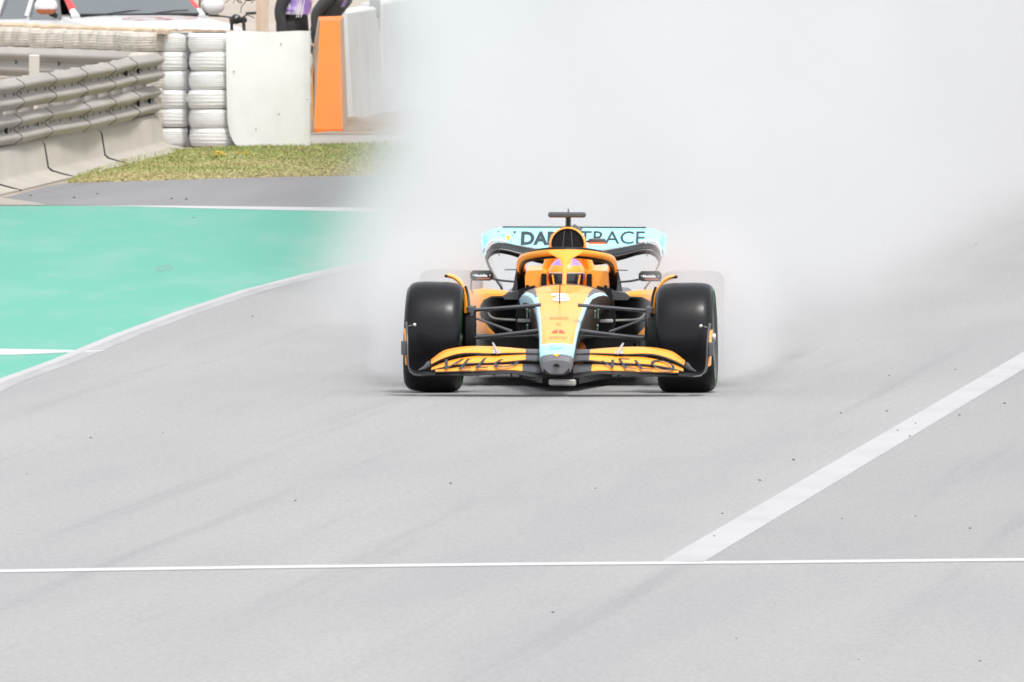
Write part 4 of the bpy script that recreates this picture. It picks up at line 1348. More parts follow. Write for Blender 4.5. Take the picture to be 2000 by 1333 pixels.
def tyre_stack(x, y, kinds, label, group, sc_=(1, 1, 1), jit=.012):
    root = empty('tyre_stack', (x, y, 0))
    tag(root, label, 'tyre stack', group)
    for i, kd in enumerate(kinds):
        t = place_tyre(root, kd, i * .208, rnd.uniform(0, 6.28), (rnd.gauss(0, .004), rnd.gauss(0, .012)), sc_)
        t.location.x = rnd.uniform(-jit, jit)
    return root
YB = 237.3
rnd = random.Random(5)
for px, back, kinds, lab in (
        (413, .26, ['white', 'ribbed'] * 3, 'stack of six white painted tyres touching the left edge of the white belt'),
        (341, .5, ['ribbed', 'white', 'white', 'ribbed', 'white', 'ribbed'], 'stack of six white painted tyres left of the dark grey shade strip'),
        (280, .40, ['dusty'] * 6, 'stack of dusty white tyres half hidden by the end of the guard rail'),
        (478, .62, ['white'] * 6, 'white tyre stack wrapped inside the left part of the white belt'),
        (560, .62, ['white'] * 6, 'white tyre stack wrapped inside the right part of the white belt')):
    c = W(px, 200, YB + back)
    tyre_stack(c.x, c.y, kinds, lab, 'white painted tyre stacks at the corner')
# added grey strip standing in for the shade between the two stacks
b = MB()
c = W(368, 200, YB + .18)
b.tube([(c.x + .004 * math.sin(z * 9), c.y, z) for z in [k * .12 for k in range(11)]], .026, 6)
tag(b.build('shade_strip', surf('shade_strip_grey', (.17, .165, .18), rough=.9)), 'dark grey vertical strip standing in for shade in the gap between two white tyre stacks', 'shade_strip')
# small round pipe end sticking out beside the rail end
c = W(314, 183, 236.35)
b = MB(); b.tube([(c.x, c.y, c.z), (c.x - .03, c.y + 1.15, c.z)], .042, 16)
tag(b.build('pipe', surf('pale_pipe', (.5, .49, .46), rough=.6)), 'small round pale pipe end between the guard rail end and the tyres', 'pipe')

# tyre row running away to the left behind the rails, two tiers visible
for i, nth in enumerate(['first', 'second', 'third', 'fourth', 'fifth', 'sixth', 'seventh', 'eighth', 'ninth', 'tenth', 'eleventh']):
    c = W(262 - i * 33, 75, 238.55 + i * .62)
    tyre_stack(c.x, c.y, ['dusty'] * 6, nth + ' stack of dusty cream tyres leftwards from the corner, behind the rear guard rail', 'long wall of dusty tyre stacks', (.92, .92, 1), .006)
# earth-covered sheet on top of the tyre row
b = MB()
L1, L2 = [], []
pts = [W(px, 200, 238.3 + (262 - px) / 33 * .62 + .25) for px in range(330, -141, -10)]
rings = []
for i, p in enumerate(pts):
    h = 1.262 + .018 * mnoise.noise(Vector((i * .9, 0, 2))) + .012 * mnoise.noise(Vector((i * 2.7, 3, 2)))
    rings.append([Vector((p.x, p.y - .22, h - .03 + .008 * mnoise.noise(Vector((i * 3.1, 8, 1))))), Vector((p.x, p.y - .18, h + .01)), Vector((p.x, p.y, h + .035 + .012 * mnoise.noise(Vector((i * 1.9, 5, 5))))), Vector((p.x, p.y + .2, h + .01)), Vector((p.x, p.y + .24, h - .03)), Vector((p.x, p.y, h - .02))])
b.loft(rings)
tag(weld_fix(b.build('cover_sheet', surf('dusty_sheet', (.50, .38, .26), rough=.95, var=.15, vscale=3, dirt=(.55, .48, .38), dirt_amt=.6, dscale=5, bump=.5, bscale=9))), 'dusty tan sheet lying along the top of the long tyre wall', 'cover sheet')
# crumpled brown strip on top of the corner stacks
b = MB()
pts = [W(px, 64, YB + .35) for px in range(296, 472, 6)]
rings = []
for i, p in enumerate(pts):
    h = 1.252
    a_ = .018 * (1 - i / len(pts) * .6) * (1 + mnoise.noise(Vector((i * 1.7, 0, 7))))
    rings.append([Vector((p.x, p.y - .10, h)), Vector((p.x, p.y - .07, h + a_ + .004)), Vector((p.x, p.y + .1, h + a_ * 1.6 + .006)), Vector((p.x, p.y + .2, h))])
b.loft(rings)
tag(weld_fix(b.build('soil_strip', surf('brown_soil_strip', (.27, .19, .13), rough=.95, var=.35, vscale=14, bump=.8, bscale=20))), 'thin crumpled brown strip along the top of the white tyre stacks', 'soil strip')

# white belt wrapped round the end of the stacks
belt = empty('belt_cover', (W(524, 200, YB).x, YB, 0))
tag(belt, 'tall smooth white belt wrapped round the end of the tyre stacks', 'belt')
b = MB()
xa, xb = W(442, 200, YB).x, W(606, 200, YB).x
path = [(xa, .012), (xa + .10, -.006), (xa + .35, -.012), (xb - .30, -.008), (xb - .12, .01), (xb - .04, .06), (xb, .16), (xb, .6)]
pp_ = spline([(x, y, 0) for x, y in path], 5)
n = len(pp_)
rings = []
for i, p in enumerate(pp_):
    x = p.x
    t = (x - xa) / (xb - xa)
    zb_ = .012
    if t < .12: zb_ = .012 + .20 * (1 - t / .12) ** 2.2
    if t < .001: zb_ = .26
    col = []
    zt = 1.262 + .006 * math.sin(t * 9)
    for k in range(9):
        z = zb_ + (zt - zb_) * k / 8
        bul = .012 * math.sin(math.pi * k / 8) + .006 * mnoise.noise(Vector((x * 2, z * 2.2, 4)))
        skew = .022 * (z / 1.26) * 0
        col.append(Vector((x + (.03 * (1 - z / 1.26) ** 3 if t < .12 else 0), YB + p.y - .03 - bul, z)))
    rings.append(col + [Vector((q_.x, q_.y + .012, q_.z)) for q_ in col[::-1]])
b.loft(rings)
par(weld_fix(b.build('belt_sheet', M_BELT, None, angle=50)), belt)
for px, py in ((549, 86), (545, 223), (500, 253), (457, 140), (600, 195)):
    c = W(px, py, YB - .052)
    b = MB(); b.box(c, (.014, .016, .014), bev=.004); par(b.build('belt_bolt', surf('bolt_grey', (.2, .19, .18), rough=.6), None), belt)

# orange end pad and pale wall behind
d0 = G(604, 258)
pad = empty('orange_barrier_end', (W(645, 200, 248).x, 248, 0))
tag(pad, 'tall orange tapered end block of the pale concrete wall beside the black-clothed people', 'barrier end')
def P_(px, py, Y): return W(px, py, Y)
b = MB()
f = [P_(619, 261, 247.2), P_(668, 258, 247.2), P_(676, 200, 247.3), P_(668, 100, 247.6), P_(660, 42, 248.0), P_(627, 40, 248.0), P_(624, 100, 247.6), P_(619, 180, 247.3)]
f = [P_(614, 259, 247.4), P_(669, 255, 247.4), P_(664, 41, 248.0), P_(626, 41, 248.0)]
g_ = [P_(679, 246, 250.6), P_(669, 38, 251)]
zf = lambda v, z: Vector((v.x, v.y, z))
f[0] = zf(f[0], 0.0); f[1] = zf(f[1], 0.0)
rt0, rt1 = zf(P_(680, 240, 252.5), 0), Vector((P_(671, 38, 252.5).x, 252.5, f[2].z + .01))
lf0, lf1 = zf(P_(604, 259, 248.2), 0), Vector((P_(622, 44, 252.5).x, 252.5, f[2].z))
lfm = P_(604.5, 140, 248.6)
b.add([f[0], f[1], f[2], f[3], rt0, rt1, lf0, lf1, lfm], [(0, 1, 2, 3), (1, 4, 5, 2), (6, 0, 8), (8, 0, 3, 7), (3, 2, 5, 7)])
pm = b.build('pad_body', [M_OPAD, M_PEACH], None, smooth=False)
pm.data.polygons[3].material_index = 1
pm.data.polygons[1].material_index = 1
pm.data.polygons[2].material_index = 1
par(pm, pad)
b = MB(); b.prism([Vector((lf0.x, lf0.y - .02, 0)), Vector((f[0].x + .02, f[0].y - .15, 0)), Vector((f[1].x, f[1].y - .12, 0)), Vector((f[1].x + .02, f[1].y + .1, 0)), Vector((lf0.x + .05, lf0.y + .1, 0))], (0, 0, .045))
par(weld_fix(b.build('pad_foot', M_OPAD, None)), pad)
b = MB(); b.loft([[Vector((P_(605, 258, 248).x, 248.0, .0)), Vector((P_(614, 258, 247.6).x, 247.6, 0)), Vector((P_(613, 258, 247.6).x, 247.6, .16)), Vector((P_(607, 240, 248).x, 248.0, .2))],
                  [Vector((P_(608, 150, 248).x, 248.2, .72)), Vector((P_(611, 150, 248).x, 248.1, .72)), Vector((P_(611, 150, 248).x, 248.1, .74)), Vector((P_(608, 150, 248).x, 248.2, .74))]])
par(weld_fix(b.build('pad_wing', surf('bright_orange_edge', (.85, .42, .14), rough=.7), None)), pad)

wall_lab = ['pale concrete wall block next to the orange end, before the bright joint', 'pale concrete wall block just past the bright joint, fading into the spray']
wp = [(675, 237, 252.6), (738, 222, 0), (800, 206, 0)]
A_ = G(678, 236); B_ = G(740, 222)
dirw = (B_ - A_).normalized()
seg_l = (B_ - A_).length
hw_ = [1.29, 1.33, 1.36, 1.38, 1.4, 1.4, 1.4, 1.4, 1.4]
for i in range(9):
    p0 = A_ + dirw * (seg_l * i + (0.02 if i else 0)); p1 = A_ + dirw * (seg_l * (i + 1) - .03)
    per = Vector((dirw.y, -dirw.x, 0))
    b = MB()
    rings = []
    for p, h in ((p0, hw_[i]), (p1, hw_[i])):
        rings.append([p + per * (.08) + Vector((0, 0, 0)), p + per * .06 + Vector((0, 0, .25)), p + per * .0 + Vector((0, 0, h - .03)), p - per * .03 + Vector((0, 0, h)), p - per * .22 + Vector((0, 0, h)), p - per * .30 + Vector((0, 0, .25)), p - per * .32])
    b.loft(rings)
    o = weld_fix(b.build('wall_block', M_OFF))
    tag(o, wall_lab[i] if i < 2 else 'pale concrete wall block lost in the white spray beyond the joint', 'wall', 'pale concrete wall beyond the orange end')
# bright joint strip
c = B_
b = MB(); b.box((c.x + .035, c.y - .02, .66), (.045, .14, 1.32), bev=.008)
tag(b.build('joint_strip', surf('white_strip', (.74, .735, .72), rough=.6)), 'bright vertical strip covering the joint of the pale wall', 'joint strip')
# earth spilled at the foot of the wall
b = MB()
N_ = 26
g0, g1 = G(620, 262), G(900, 240)
vs = []
for i in range(N_):
    for j in range(9):
        px = 600 + 330 * i / (N_ - 1)
        base_y = 258 - (px - 600) * .13
        p = G(px, 263 - (263 - (base_y - 14)) * j / 8)
        e = math.sin(math.pi * j / 8) * (1 if 0 < i < N_ - 1 else 0)
        vs.append((p.x, p.y, .003 + .13 * e * (0.5 + .6 * mnoise.noise(Vector((px * .03, j * .5, 1)))) * sm(600, 690, px)))
b.add(vs, [(i * 9 + j, (i + 1) * 9 + j, (i + 1) * 9 + j + 1, i * 9 + j + 1) for i in range(N_ - 1) for j in range(8)])
tag(b.build('soil_heap', surf('brown_soil', (.30, .235, .17), rough=.95, var=.25, vscale=4, bump=.5, bscale=12)), 'low brown soil heap along the foot of the pale wall', 'soil', kind='structure')
# grey box on top of the wall
c = W(732, 8, 262)
b = MB(); b.box((c.x, c.y + .1, c.z - .05), (.13, .3, .22), bev=.02)
tag(b.build('grey_box', surf('grey_plastic', (.3, .31, .3), rough=.6)), 'small grey box standing on the pale wall', 'box')

# ------------------------------------------------------------------ raised ground behind the barrier, post and wire
RG = .18
b = MB()
b.add([(-40, 246.9, 0), (-2.6, 246.9, 0), (-2.3, 251.0, 0), (-1.5, 262, 0), (-1.0, 300, 0), (-40, 300, 0), (-40, 248, RG), (-2.75, 248, RG), (-2.5, 251, RG), (-1.9, 262, RG), (-1.4, 300, RG), (-40, 300, RG)],
      [(0, 1, 7, 6), (1, 2, 8, 7), (2, 3, 9, 8), (3, 4, 10, 9), (6, 7, 8, 9, 10, 11)])
tag(weld_fix(b.build('service_yard', surf('yard_dust', (.34, .295, .245), rough=.95, var=.12, vscale=.3, dirt=(.27, .22, .17), dirt_amt=.4, dscale=1), smooth=False)), kind='structure')
c0 = W(512, 30, 256)
b = MB(); b.box((c0.x, c0.y, .95), (.145, .10, 1.55), bev=.012)
tag(b.build('wooden_post', surf('peach_timber', (.56, .44, .345), rough=.85, var=.08, vscale=4, stretch=(6, 6, .6))), 'broad peach coloured post standing behind the white belt', 'post')
fence = empty('wire_fence', (W(440, 10, 262).x, 262, RG))
tag(fence, 'rusty coiled wire fence behind the pickup truck', 'fence')
M_WIRE = surf('rusty_wire', (.17, .11, .08), rough=.8)
fx0, fx1 = W(385, 10, 262).x, W(560, 10, 262).x
for j in range(3):
    b = MB(); zc = 1.40 + .13 * j
    b.tube([(fx0 + (fx1 - fx0) * t / 30, 262, zc + .012 * math.sin(t * 1.3 + j)) for t in range(31)], .005, 5)
    par(b.build('wire', M_WIRE, None), fence)
for k in range(16):
    b = MB(); x = fx0 + (fx1 - fx0) * (k + .5) / 16 * .8
    rr_ = random.Random(k)
    b.tube([(x + .05 * math.sin(t * 1.1 + k) , 262 + .03 * math.cos(t), 1.33 + .045 * t) for t in range(9)], .005, 5)
    par(b.build('wire_barb', M_WIRE, None), fence)
for px in (390, 556):
    b = MB(); c = W(px, 10, 262.05); b.tube([(c.x, c.y, RG - .02), (c.x, c.y, 1.75)], .012, 8); par(b.build('fence_post', M_WIRE, None), fence)
# ------------------------------------------------------------------ pickup truck behind the tyres
M_CW = surf('white_car_paint', (0.66, 0.66, 0.67), rough=0.35, coat=0.5)
M_CR = surf('red_car_paint', (0.60, 0.045, 0.045), rough=0.4, coat=0.4)
M_GL = surf('dark_window_glass', (0.125, 0.14, 0.148), rough=0.15, spec=0.5)
M_TRIM = surf('black_trim', (0.02, 0.02, 0.02), rough=0.6)
cowl = W(279, 30, 250.6)
TY = R(-26)
truck = empty('pickup_truck', (0, 0, 0), rz=0)
tag(truck, 'white pickup truck with red windscreen pillars and faint red lettering on its bonnet', 'pickup truck')
truck.location = (cowl.x, cowl.y, RG)
truck.rotation_euler = (0, 0, TY * -1)
# local frame: x right, y back, z up; the windscreen foot is at y = 0
ZC = cowl.z - RG          # height of the windscreen foot
def prof_loft(name, secs, mat, parent=truck, **kw):
    b = MB(); b.loft(secs); return weld_fix(b.build(name, mat, parent, **kw))
def xsec(y, hw, z0, z1, r=.08, tuck=.04):
    return [Vector((x, y, z)) for x, z in ((-hw + tuck, z0), (hw - tuck, z0), (hw, z0 + r), (hw, z1 - r * 1.6), (hw - .03, z1 - r * .5), (hw - .12, z1), (-hw + .12, z1), (-hw + .03, z1 - r * .5), (-hw, z1 - r * 1.6), (-hw, z0 + r))]
def hood_sec(y, hw, z1, cr):
    pts = [Vector((-hw + .05, y, .45)), Vector((hw - .05, y, .45)), Vector((hw, y, .6)), Vector((hw, y, z1 - .26))]
    for k in range(9):
        t = -1 + 2 * k / 8
        pts.append(Vector((-t * (hw - .02), y, z1 - cr * abs(t) ** 3 * 1.0)))
    pts += [Vector((-hw, y, z1 - .26)), Vector((-hw, y, .6))]
    return pts
body = prof_loft('body', [hood_sec(-1.12, .78, ZC - .32, .08), hood_sec(-1.02, .88, ZC - .15, .09), hood_sec(-.80, .92, ZC - .085, .07), hood_sec(-.4, .925, ZC - .04, .06), hood_sec(0.0, .925, ZC, .06), hood_sec(.2, .925, ZC + .02, .06)], M_CW)
prof_loft('cab_side', [xsec(.2, .92, .42, ZC + .0), xsec(1.2, .925, .42, ZC + .01), xsec(2.1, .92, .42, ZC + .02)], M_CW)
prof_loft('cargo_bed', [xsec(2.12, .92, .45, ZC + .03), xsec(3.9, .90, .48, ZC + .03)], M_CW)
# faint red print on the bonnet
M_FR = surf('faded_red_print', (0.62, 0.36, 0.34), rough=.5)
def on_hood(u, v):
    x = -.44 + u
    y = -.52 + v
    z = ZC - .045 - .03 * 0
    z = lerp_table([(-.8, ZC - .085), (-.4, ZC - .04), (0, ZC)], y)[0] - .06 * (abs(x) / .905) ** 3 + .012
    return Vector((x, y, z))
def hood_stroke(pts, w=.022):
    b = MB(); b.tube([on_hood(x + .44, y + .52) for x, y in pts], w, 6, flat=.12); return b.build('bonnet_print', M_FR, truck)
hood_stroke([(.30 * math.cos(a) - .12, .13 * math.sin(a) - .38) for a in [R(20 + 25 * k) for k in range(14)]])
hood_stroke([(.02, -.30), (.10, -.40), (.16, -.44)], .03)
hood_stroke([(-.34, -.52), (.0, -.50), (.45, -.50)], .014)
hood_stroke([(.22, -.24), (.42, -.36), (.62, -.24), (.40, -.28)], .016)
hood_stroke([(-.05, -.26), (.12, -.30)], .016)
# glass house
SL, HT = .95, .62            # windscreen sweep back and height
wl0, wl1 = .80, .64
b = MB()
rows = []
for i in range(5):
    t = i / 4
    hw = wl0 + (wl1 - wl0) * t
    rows.append([Vector((x, SL * t + .10 * (abs(x) / hw) ** 2, ZC + .012 + HT * t)) for x in [-hw + 2 * hw * k / 8 for k in range(9)]])
vs = [p for r in rows for p in r]
b.add(vs, [(i * 9 + j, i * 9 + j + 1, (i + 1) * 9 + j + 1, (i + 1) * 9 + j) for i in range(4) for j in range(8)])
b.build('windscreen', M_GL, truck)
# dark wipers and the lower seal
b = MB(); b.tube([Vector((x, .10 * (abs(x) / .74) ** 2 - .012, ZC + .012)) for x in [-.74 + .148 * k for k in range(11)]], .012, 6); b.build('windscreen_seal', M_TRIM, truck)
for x0_, a0 in ((-.45, .30), (.12, .30)):
    b = MB(); b.tube([(x0_, .0, ZC + .018), (x0_ + .30, .05, ZC + .05), (x0_ + .5, .08, ZC + .055)], .007, 5); b.build('wiper', M_TRIM, truck)
for s in (-1, 1):
    b = MB()
    pth = [Vector((s * (.80 + (wl1 + .05 - .80) * t), .10 + SL * t, ZC - .02 + HT * t)) for t in (0, .12, .25, .5, .75, 1)]
    b.tube(pth[:2], [.055, .045], 8, flat=.7)
    foot = b.build('pillar_foot', M_CW, truck)
    b = MB(); b.tube(pth[1:], [.05, .045, .042, .04, .04], 8, flat=.8); b.build('windscreen_pillar', M_CR, truck)
    # roof rail / door frame
    b = MB(); b.tube([Vector((s * .66, 1.02, ZC + HT - .01)), Vector((s * .68, 1.6, ZC + HT + .03)), Vector((s * .67, 2.1, ZC + HT - .01))], .05, 8); b.build('roof_rail', M_CR if s < 0 else M_CW, truck)
    # side glass
    def sg(name, ys):
        b = MB()
        q_ = [Vector((s * .905, ys[0], ZC - .05)), Vector((s * .91, ys[1], ZC - .06)), Vector((s * .70, ys[3], ZC + HT - .05)), Vector((s * .70, ys[2], ZC + HT - .05))]
        b.prism(q_, (-s * .02, 0, 0)); return weld_fix(b.build(name, M_GL, truck, smooth=False))
    sg('door_window', (.30, 1.16, .92, 1.14)); sg('rear_window', (1.26, 2.0, 1.24, 1.9))
    b = MB(); b.tube([Vector((s * .91, 1.21, ZC - .02)), Vector((s * .715, 1.19, ZC + HT - .03))], .045, 8, flat=.7); b.build('door_pillar', M_CW, truck)
    b = MB(); b.tube([Vector((s * .90, 2.05, ZC - .02)), Vector((s * .70, 2.0, ZC + HT - .03))], .07, 8, flat=.7); b.build('rear_pillar', M_CW, truck)
    b = MB(); b.box((s * .935, .78, ZC - .16), (.02, .16, .035), bev=.008); b.build('door_handle', M_TRIM, truck)
    # mirror
    mr = MB(); mr.uvsphere((s * 1.06, .36, ZC + .10), (.145, .085, .11), 18, 12)
    mr.v = [(x, y, max(z, ZC + .01)) for x, y, z in mr.v]
    m_ = mr.build('wing_mirror', [M_CW, surf('mirror_indicator', (.5, .16, .07), rough=.4)], truck)
    for p in m_.data.polygons:
        if s < 0 and p.center.z < ZC + .075 and p.center.y < .36: p.material_index = 1
    b = MB(); b.tube([(s * .92, .38, ZC - .01), (s * 1.0, .37, ZC + .02)], .03, 8); b.build('mirror_stalk', M_TRIM, m_)
    # wheels and arches
    for yw in (-.35, 2.9):
        b = MB(); M = Matrix.Translation((s * .80, yw, .38))
        b.revolve([(-.12, .20), (-.12, .34), (-.09, .375), (.09, .375), (.12, .34), (.12, .20)], 36, M)
        w_ = weld_fix(b.build('wheel', M_RUB, truck))
        b = MB(); b.revolve([(s * .10, .0), (s * .115, .06), (s * .10, .20)], 24, M); b.build('rim', surf('alloy_rim', (.4, .4, .41), rough=.35, metal=.7), w_)
    b = MB(); b.box((s * .70, -1.135, ZC - .46), (.26, .05, .14), bev=.02); b.build('headlight', surf('headlight_glass', (.6, .62, .64), rough=.1), truck)
prof_loft('roof', [[Vector((x, y, ZC + HT + dz)) for x, dz in ((-.66, -.03), (.66, -.03), (.66, .02), (.4, .06), (-.4, .06), (-.66, .02))] for y in (.98, 1.4, 2.1)], M_CW)
b = MB(); b.box((0, 2.12, ZC + HT / 2), (1.25, .02, HT - .1)); b.build('back_window', M_GL, truck)
b = MB(); b.box((0, -1.15, ZC - .48), (1.0, .05, .16), bev=.02); b.build('grille', M_TRIM, truck)
b = MB(); b.box((0, -1.18, .52), (1.75, .16, .22), bev=.05); b.build('bumper', M_CW, truck)
b = MB(); b.box((0, -1.268, .54), (.5, .01, .11)); b.build('number_plate', M_WH, truck)
# dim interior shapes seen through the side window: seat backs
for s in (-1, 1):
    b = MB(); b.box((s * .38, 1.0, ZC + .05), (.46, .14, .5), bev=.05); b.build('seat', M_TRIM, truck)

# ------------------------------------------------------------------ motorcycle handlebars behind the belt
mc0 = W(468, 36, 249.2)
moto = empty('motorcycle', (mc0.x, mc0.y, RG), rz=R(8))
tag(moto, 'black motorcycle beside the pickup with handlebar, levers and one mirror stalk showing', 'motorcycle')
zt_ = mc0.z - RG + .0
b = MB(); b.tube(spline([(-.34, .02, zt_ + .035), (-.18, 0, zt_ + .02), (0, -.05, zt_ + .0), (.10, -.02, zt_ + .055), (.18, .0, zt_ + .055)], 4), .010, 8); hb = b.build('handlebar', M_TRIM, moto)
for x0_, x1_ in ((.07, .19), (-.36, -.24)):
    b = MB(); b.tube([(x0_, .0, zt_ + (.055 if x0_ > 0 else .035)), (x1_, .0, zt_ + (.06 if x0_ > 0 else .03))], .017, 10); b.build('grip', M_TRIM, hb)
b = MB(); b.tube([(.06, -.03, zt_ + .04), (.14, -.05, zt_ + .02), (.16, -.05, zt_ - .0)], .006, 6); b.build('brake_lever', M_TRIM, hb)
b = MB(); b.tube([(.01, -.03, zt_ + .06), (.02, 0, zt_ + .13), (.08, .02, zt_ + .20)], .005, 6); b.build('mirror_stalk', M_TRIM, hb)
b = MB(); b.uvsphere((.11, .02, zt_ + .235), (.07, .02, .04), 14, 8); b.build('mirror', M_TRIM, hb)
b = MB(); b.uvsphere((-.055, -.10, zt_ - .01), (.062, .06, .058), 16, 10); b.build('headlamp', M_TRIM, moto)
b = MB(); b.tube([(-.065, -.155, zt_ + .005), (-.04, -.16, zt_ + .025)], .012, 8); b.build('chrome_trim', M_AL, moto)
b = MB(); b.box((-.02, -.02, zt_ - .02), (.20, .08, .07), bev=.02); b.build('instrument_block', M_TRIM, moto)
for s in (-1, 1):
    b = MB(); b.tube([(-.03 + s * .07, -.05, zt_ - .04), (-.03 + s * .07, -.30, .30)], .02, 8); b.build('fork_leg', M_TRIM, moto)
for yw in (-.34, 1.0):
    b = MB(); b.revolve([(-.045, .22), (-.045, .27), (0, .30), (.045, .27), (.045, .22)], 32, Matrix.Translation((-.03, yw, .30)), closed_prof=True)
    w_ = weld_fix(b.build('wheel', M_RUB, moto))
    b = MB(); b.revolve([(-.02, .0), (-.02, .22), (.02, .22), (.02, 0)], 24, Matrix.Translation((-.03, yw, .30))); b.build('rim', M_TRIM, w_)
b = MB(); b.loft([[Vector((-.03 + x * k, y, z * 1.0 + dz)) for x, z in ((-.12, .45), (.12, .45), (.14, .65), (.08, .78), (-.08, .78), (-.14, .65))] for y, k, dz in ((-.05, .7, .05), (.2, 1, .08), (.5, .9, 0), (.9, .7, .0), (1.2, .4, .08))]); weld_fix(b.build('tank_and_seat', M_TRIM, moto))

# ------------------------------------------------------------------ two people behind the wall
M_PUR = None
def purple_bib():
    m, N, L = new_mat('purple_bib_cloth')
    b = N['Principled BSDF']; b.inputs['Roughness'].default_value = .8
    tc = N.new('ShaderNodeTexCoord')
    n = N.new('ShaderNodeTexNoise'); n.inputs['Scale'].default_value = 9; n.inputs['Detail'].default_value = 3
    L.new(tc.outputs['Object'], n.inputs['Vector'])
    mx = N.new('ShaderNodeMix'); mx.data_type = 'RGBA'
    mx.inputs['A'].default_value = (.30, .20, .55, 1); mx.inputs['B'].default_value = (.56, .5, .66, 1)
    L.new(smooth_n(N, L, n.outputs['Fac'], .5, .6), mx.inputs['Factor'])
    L.new(mx.outputs['Result'], b.inputs['Base Color'])
    return m
M_PUR = purple_bib()
M_SKIN = surf('skin', (.50, .30, .21), rough=.6)
M_HAIR = surf('dark_hair', (.03, .022, .018), rough=.7)
def person(px, Y, face, lean, label, jacket, bib=False):
    """standing adult, 1.74 m, leaning forward by lean; face = heading of the front"""
    c = W(px, 60, Y)
    root = empty('person', (c.x, c.y, RG), rz=face)
    tag(root, label, 'person')
    def L3(x, y, z):
        # bend everything above the hip forward (towards -y)
        if z > .98:
            h = z - .98
            return (x, y - h * math.sin(lean), .98 + h * math.cos(lean))
        return (x, y, z)
    J = [L3(0, 0, .98), L3(0, 0, 1.12), L3(0, .01, 1.28), L3(0, .0, 1.42), L3(0, -.01, 1.52), L3(0, -.02, 1.60), L3(0, -.02, 1.70),
         (.10, 0, .90), (.11, -.03, .50), (.11, .02, .09), (.11, -.12, .04), (-.10, 0, .90), (-.11, -.03, .50), (-.11, .02, .09), (-.11, -.12, .04),
         L3(.18, 0, 1.42), L3(.25, .03, 1.13), (.24, -.05, .86), (.235, -.07, .78), L3(-.18, 0, 1.42), L3(-.25, .03, 1.13), (-.24, -.05, .86), (-.235, -.07, .78)]
    E = [(0, 1), (1, 2), (2, 3), (3, 4), (4, 5), (5, 6), (0, 7), (7, 8), (8, 9), (9, 10), (0, 11), (11, 12), (12, 13), (13, 14), (3, 15), (15, 16), (16, 17), (17, 18), (3, 19), (19, 20), (20, 21), (21, 22)]
    RD = [.15, .145, .16, .15, .06, .085, .095, .10, .075, .05, .045, .10, .075, .05, .045, .075, .052, .036, .032, .075, .052, .036, .032]
    bo = skin_body('body', J, E, RD, M_BLK2, root)
    skin_body('face', J[4:7], [(0, 1), (1, 2)], [.064, .090, .10], M_SKIN, root)
    # clothing: fitted shells over the same skeleton
    def shell(name, keep, rad, mat):
        idx = {k: i for i, k in enumerate(keep)}
        return skin_body(name, [J[k] for k in keep], [(idx[a], idx[b_]) for a, b_ in E if a in idx and b_ in idx], [rad.get(k, RD[k] + .014) for k in keep], mat, root)
    shell('trousers', [0, 1, 7, 8, 9, 11, 12, 13], {0: .172, 1: .162, 9: .07, 13: .07}, M_BLK2)
    shell('jacket', [0, 1, 2, 3, 15, 16, 17, 19, 20, 21], {0: .165, 4: .07}, jacket)
    for s in (1, -1):
        b = MB(); b.uvsphere((s * .11, -.05, .05), (.055, .15, .055), 14, 8); b.build('shoe', M_TRIM, root)
        hc = Vector(J[18 if s > 0 else 22])
        for f_ in range(5):
            b = MB()
            dx = (-.030 + .018 * f_)
            ln = (.055, .075, .08, .072, .055)[f_] if f_ else .05
            st_ = hc + Vector((dx, -.02, 0))
            b.tube([st_, st_ + Vector((dx * .2, -ln * .55, -.012)), st_ + Vector((dx * .2, -ln * .9, -.04))], [.010, .009, .007], 6)
            b.build('finger', M_SKIN, root)
    hc = Vector(L3(0, -.03, 1.655))
    b = MB(); b.uvsphere(hc + Vector((0, .018, .035)), (.085, .10, .095), 18, 12); b.build('hair', M_HAIR, root)
    b = MB(); b.uvsphere(hc + Vector((0, -.095, -.015)), (.014, .022, .022), 8, 6); b.build('nose', M_SKIN, root)
    for s in (-1, 1):
        b = MB(); b.uvsphere(hc + Vector((s * .033, -.085, .01)), (.012, .008, .007), 8, 6); b.build('eye', M_TRIM, root)
        b = MB(); b.uvsphere(hc + Vector((s * .09, .0, -.005)), (.012, .022, .032), 8, 6); b.build('ear', M_SKIN, root)
    b = MB(); b.uvsphere(hc + Vector((0, -.088, -.055)), (.024, .008, .006), 8, 4); b.build('mouth', surf('lips', (.4, .16, .13), rough=.6), root)
    if bib:
        b = MB()
        rings = []
        for k in range(9):
            z = 1.09 + .42 * k / 8
            wv = .195 + .012 * math.sin(k * 1.9)
            dpt = .185 + .008 * math.cos(k * 2.3)
            if k == 8: wv, dpt = .15, .13
            ring = []
            for a in range(28):
                an = 2 * math.pi * a / 28
                fold = 1 + .02 * math.sin(an * 5 + k * .6) + (.05 if k == 1 else 0)
                p = L3(wv * math.cos(an) * fold, dpt * math.sin(an) * fold, z)
                ring.append(Vector(p))
            rings.append(ring)
        b.loft(rings, caps=False)
        bb = b.build('bib', M_PUR, root)
        a0 = math.atan2(-math.cos(face), -math.sin(face))
        def on_bib(u, z, o=.006):
            an = a0 + u / .19
            return Vector(L3((.195 + o) * math.cos(an) * 1.03, (.186 + o) * math.sin(an) * 1.03, z))
        for t in (.055, .075, .105):
            b = MB(); b.tube([on_bib(t, 1.06 + .38 * k / 8) for k in range(9)], .005, 5)
            b.build('bib_stripe', M_WH, bb)
        b = MB()
        b.add([on_bib(-.10, 1.10), on_bib(-.015, 1.10), on_bib(-.02, 1.17), on_bib(-.045, 1.22), on_bib(-.075, 1.21), on_bib(-.11, 1.16)], [(0, 1, 2, 3, 4, 5)])
        b.build('bib_emblem', surf('lilac_print', (.66, .62, .74), rough=.8), bb, smooth=False)
    else:
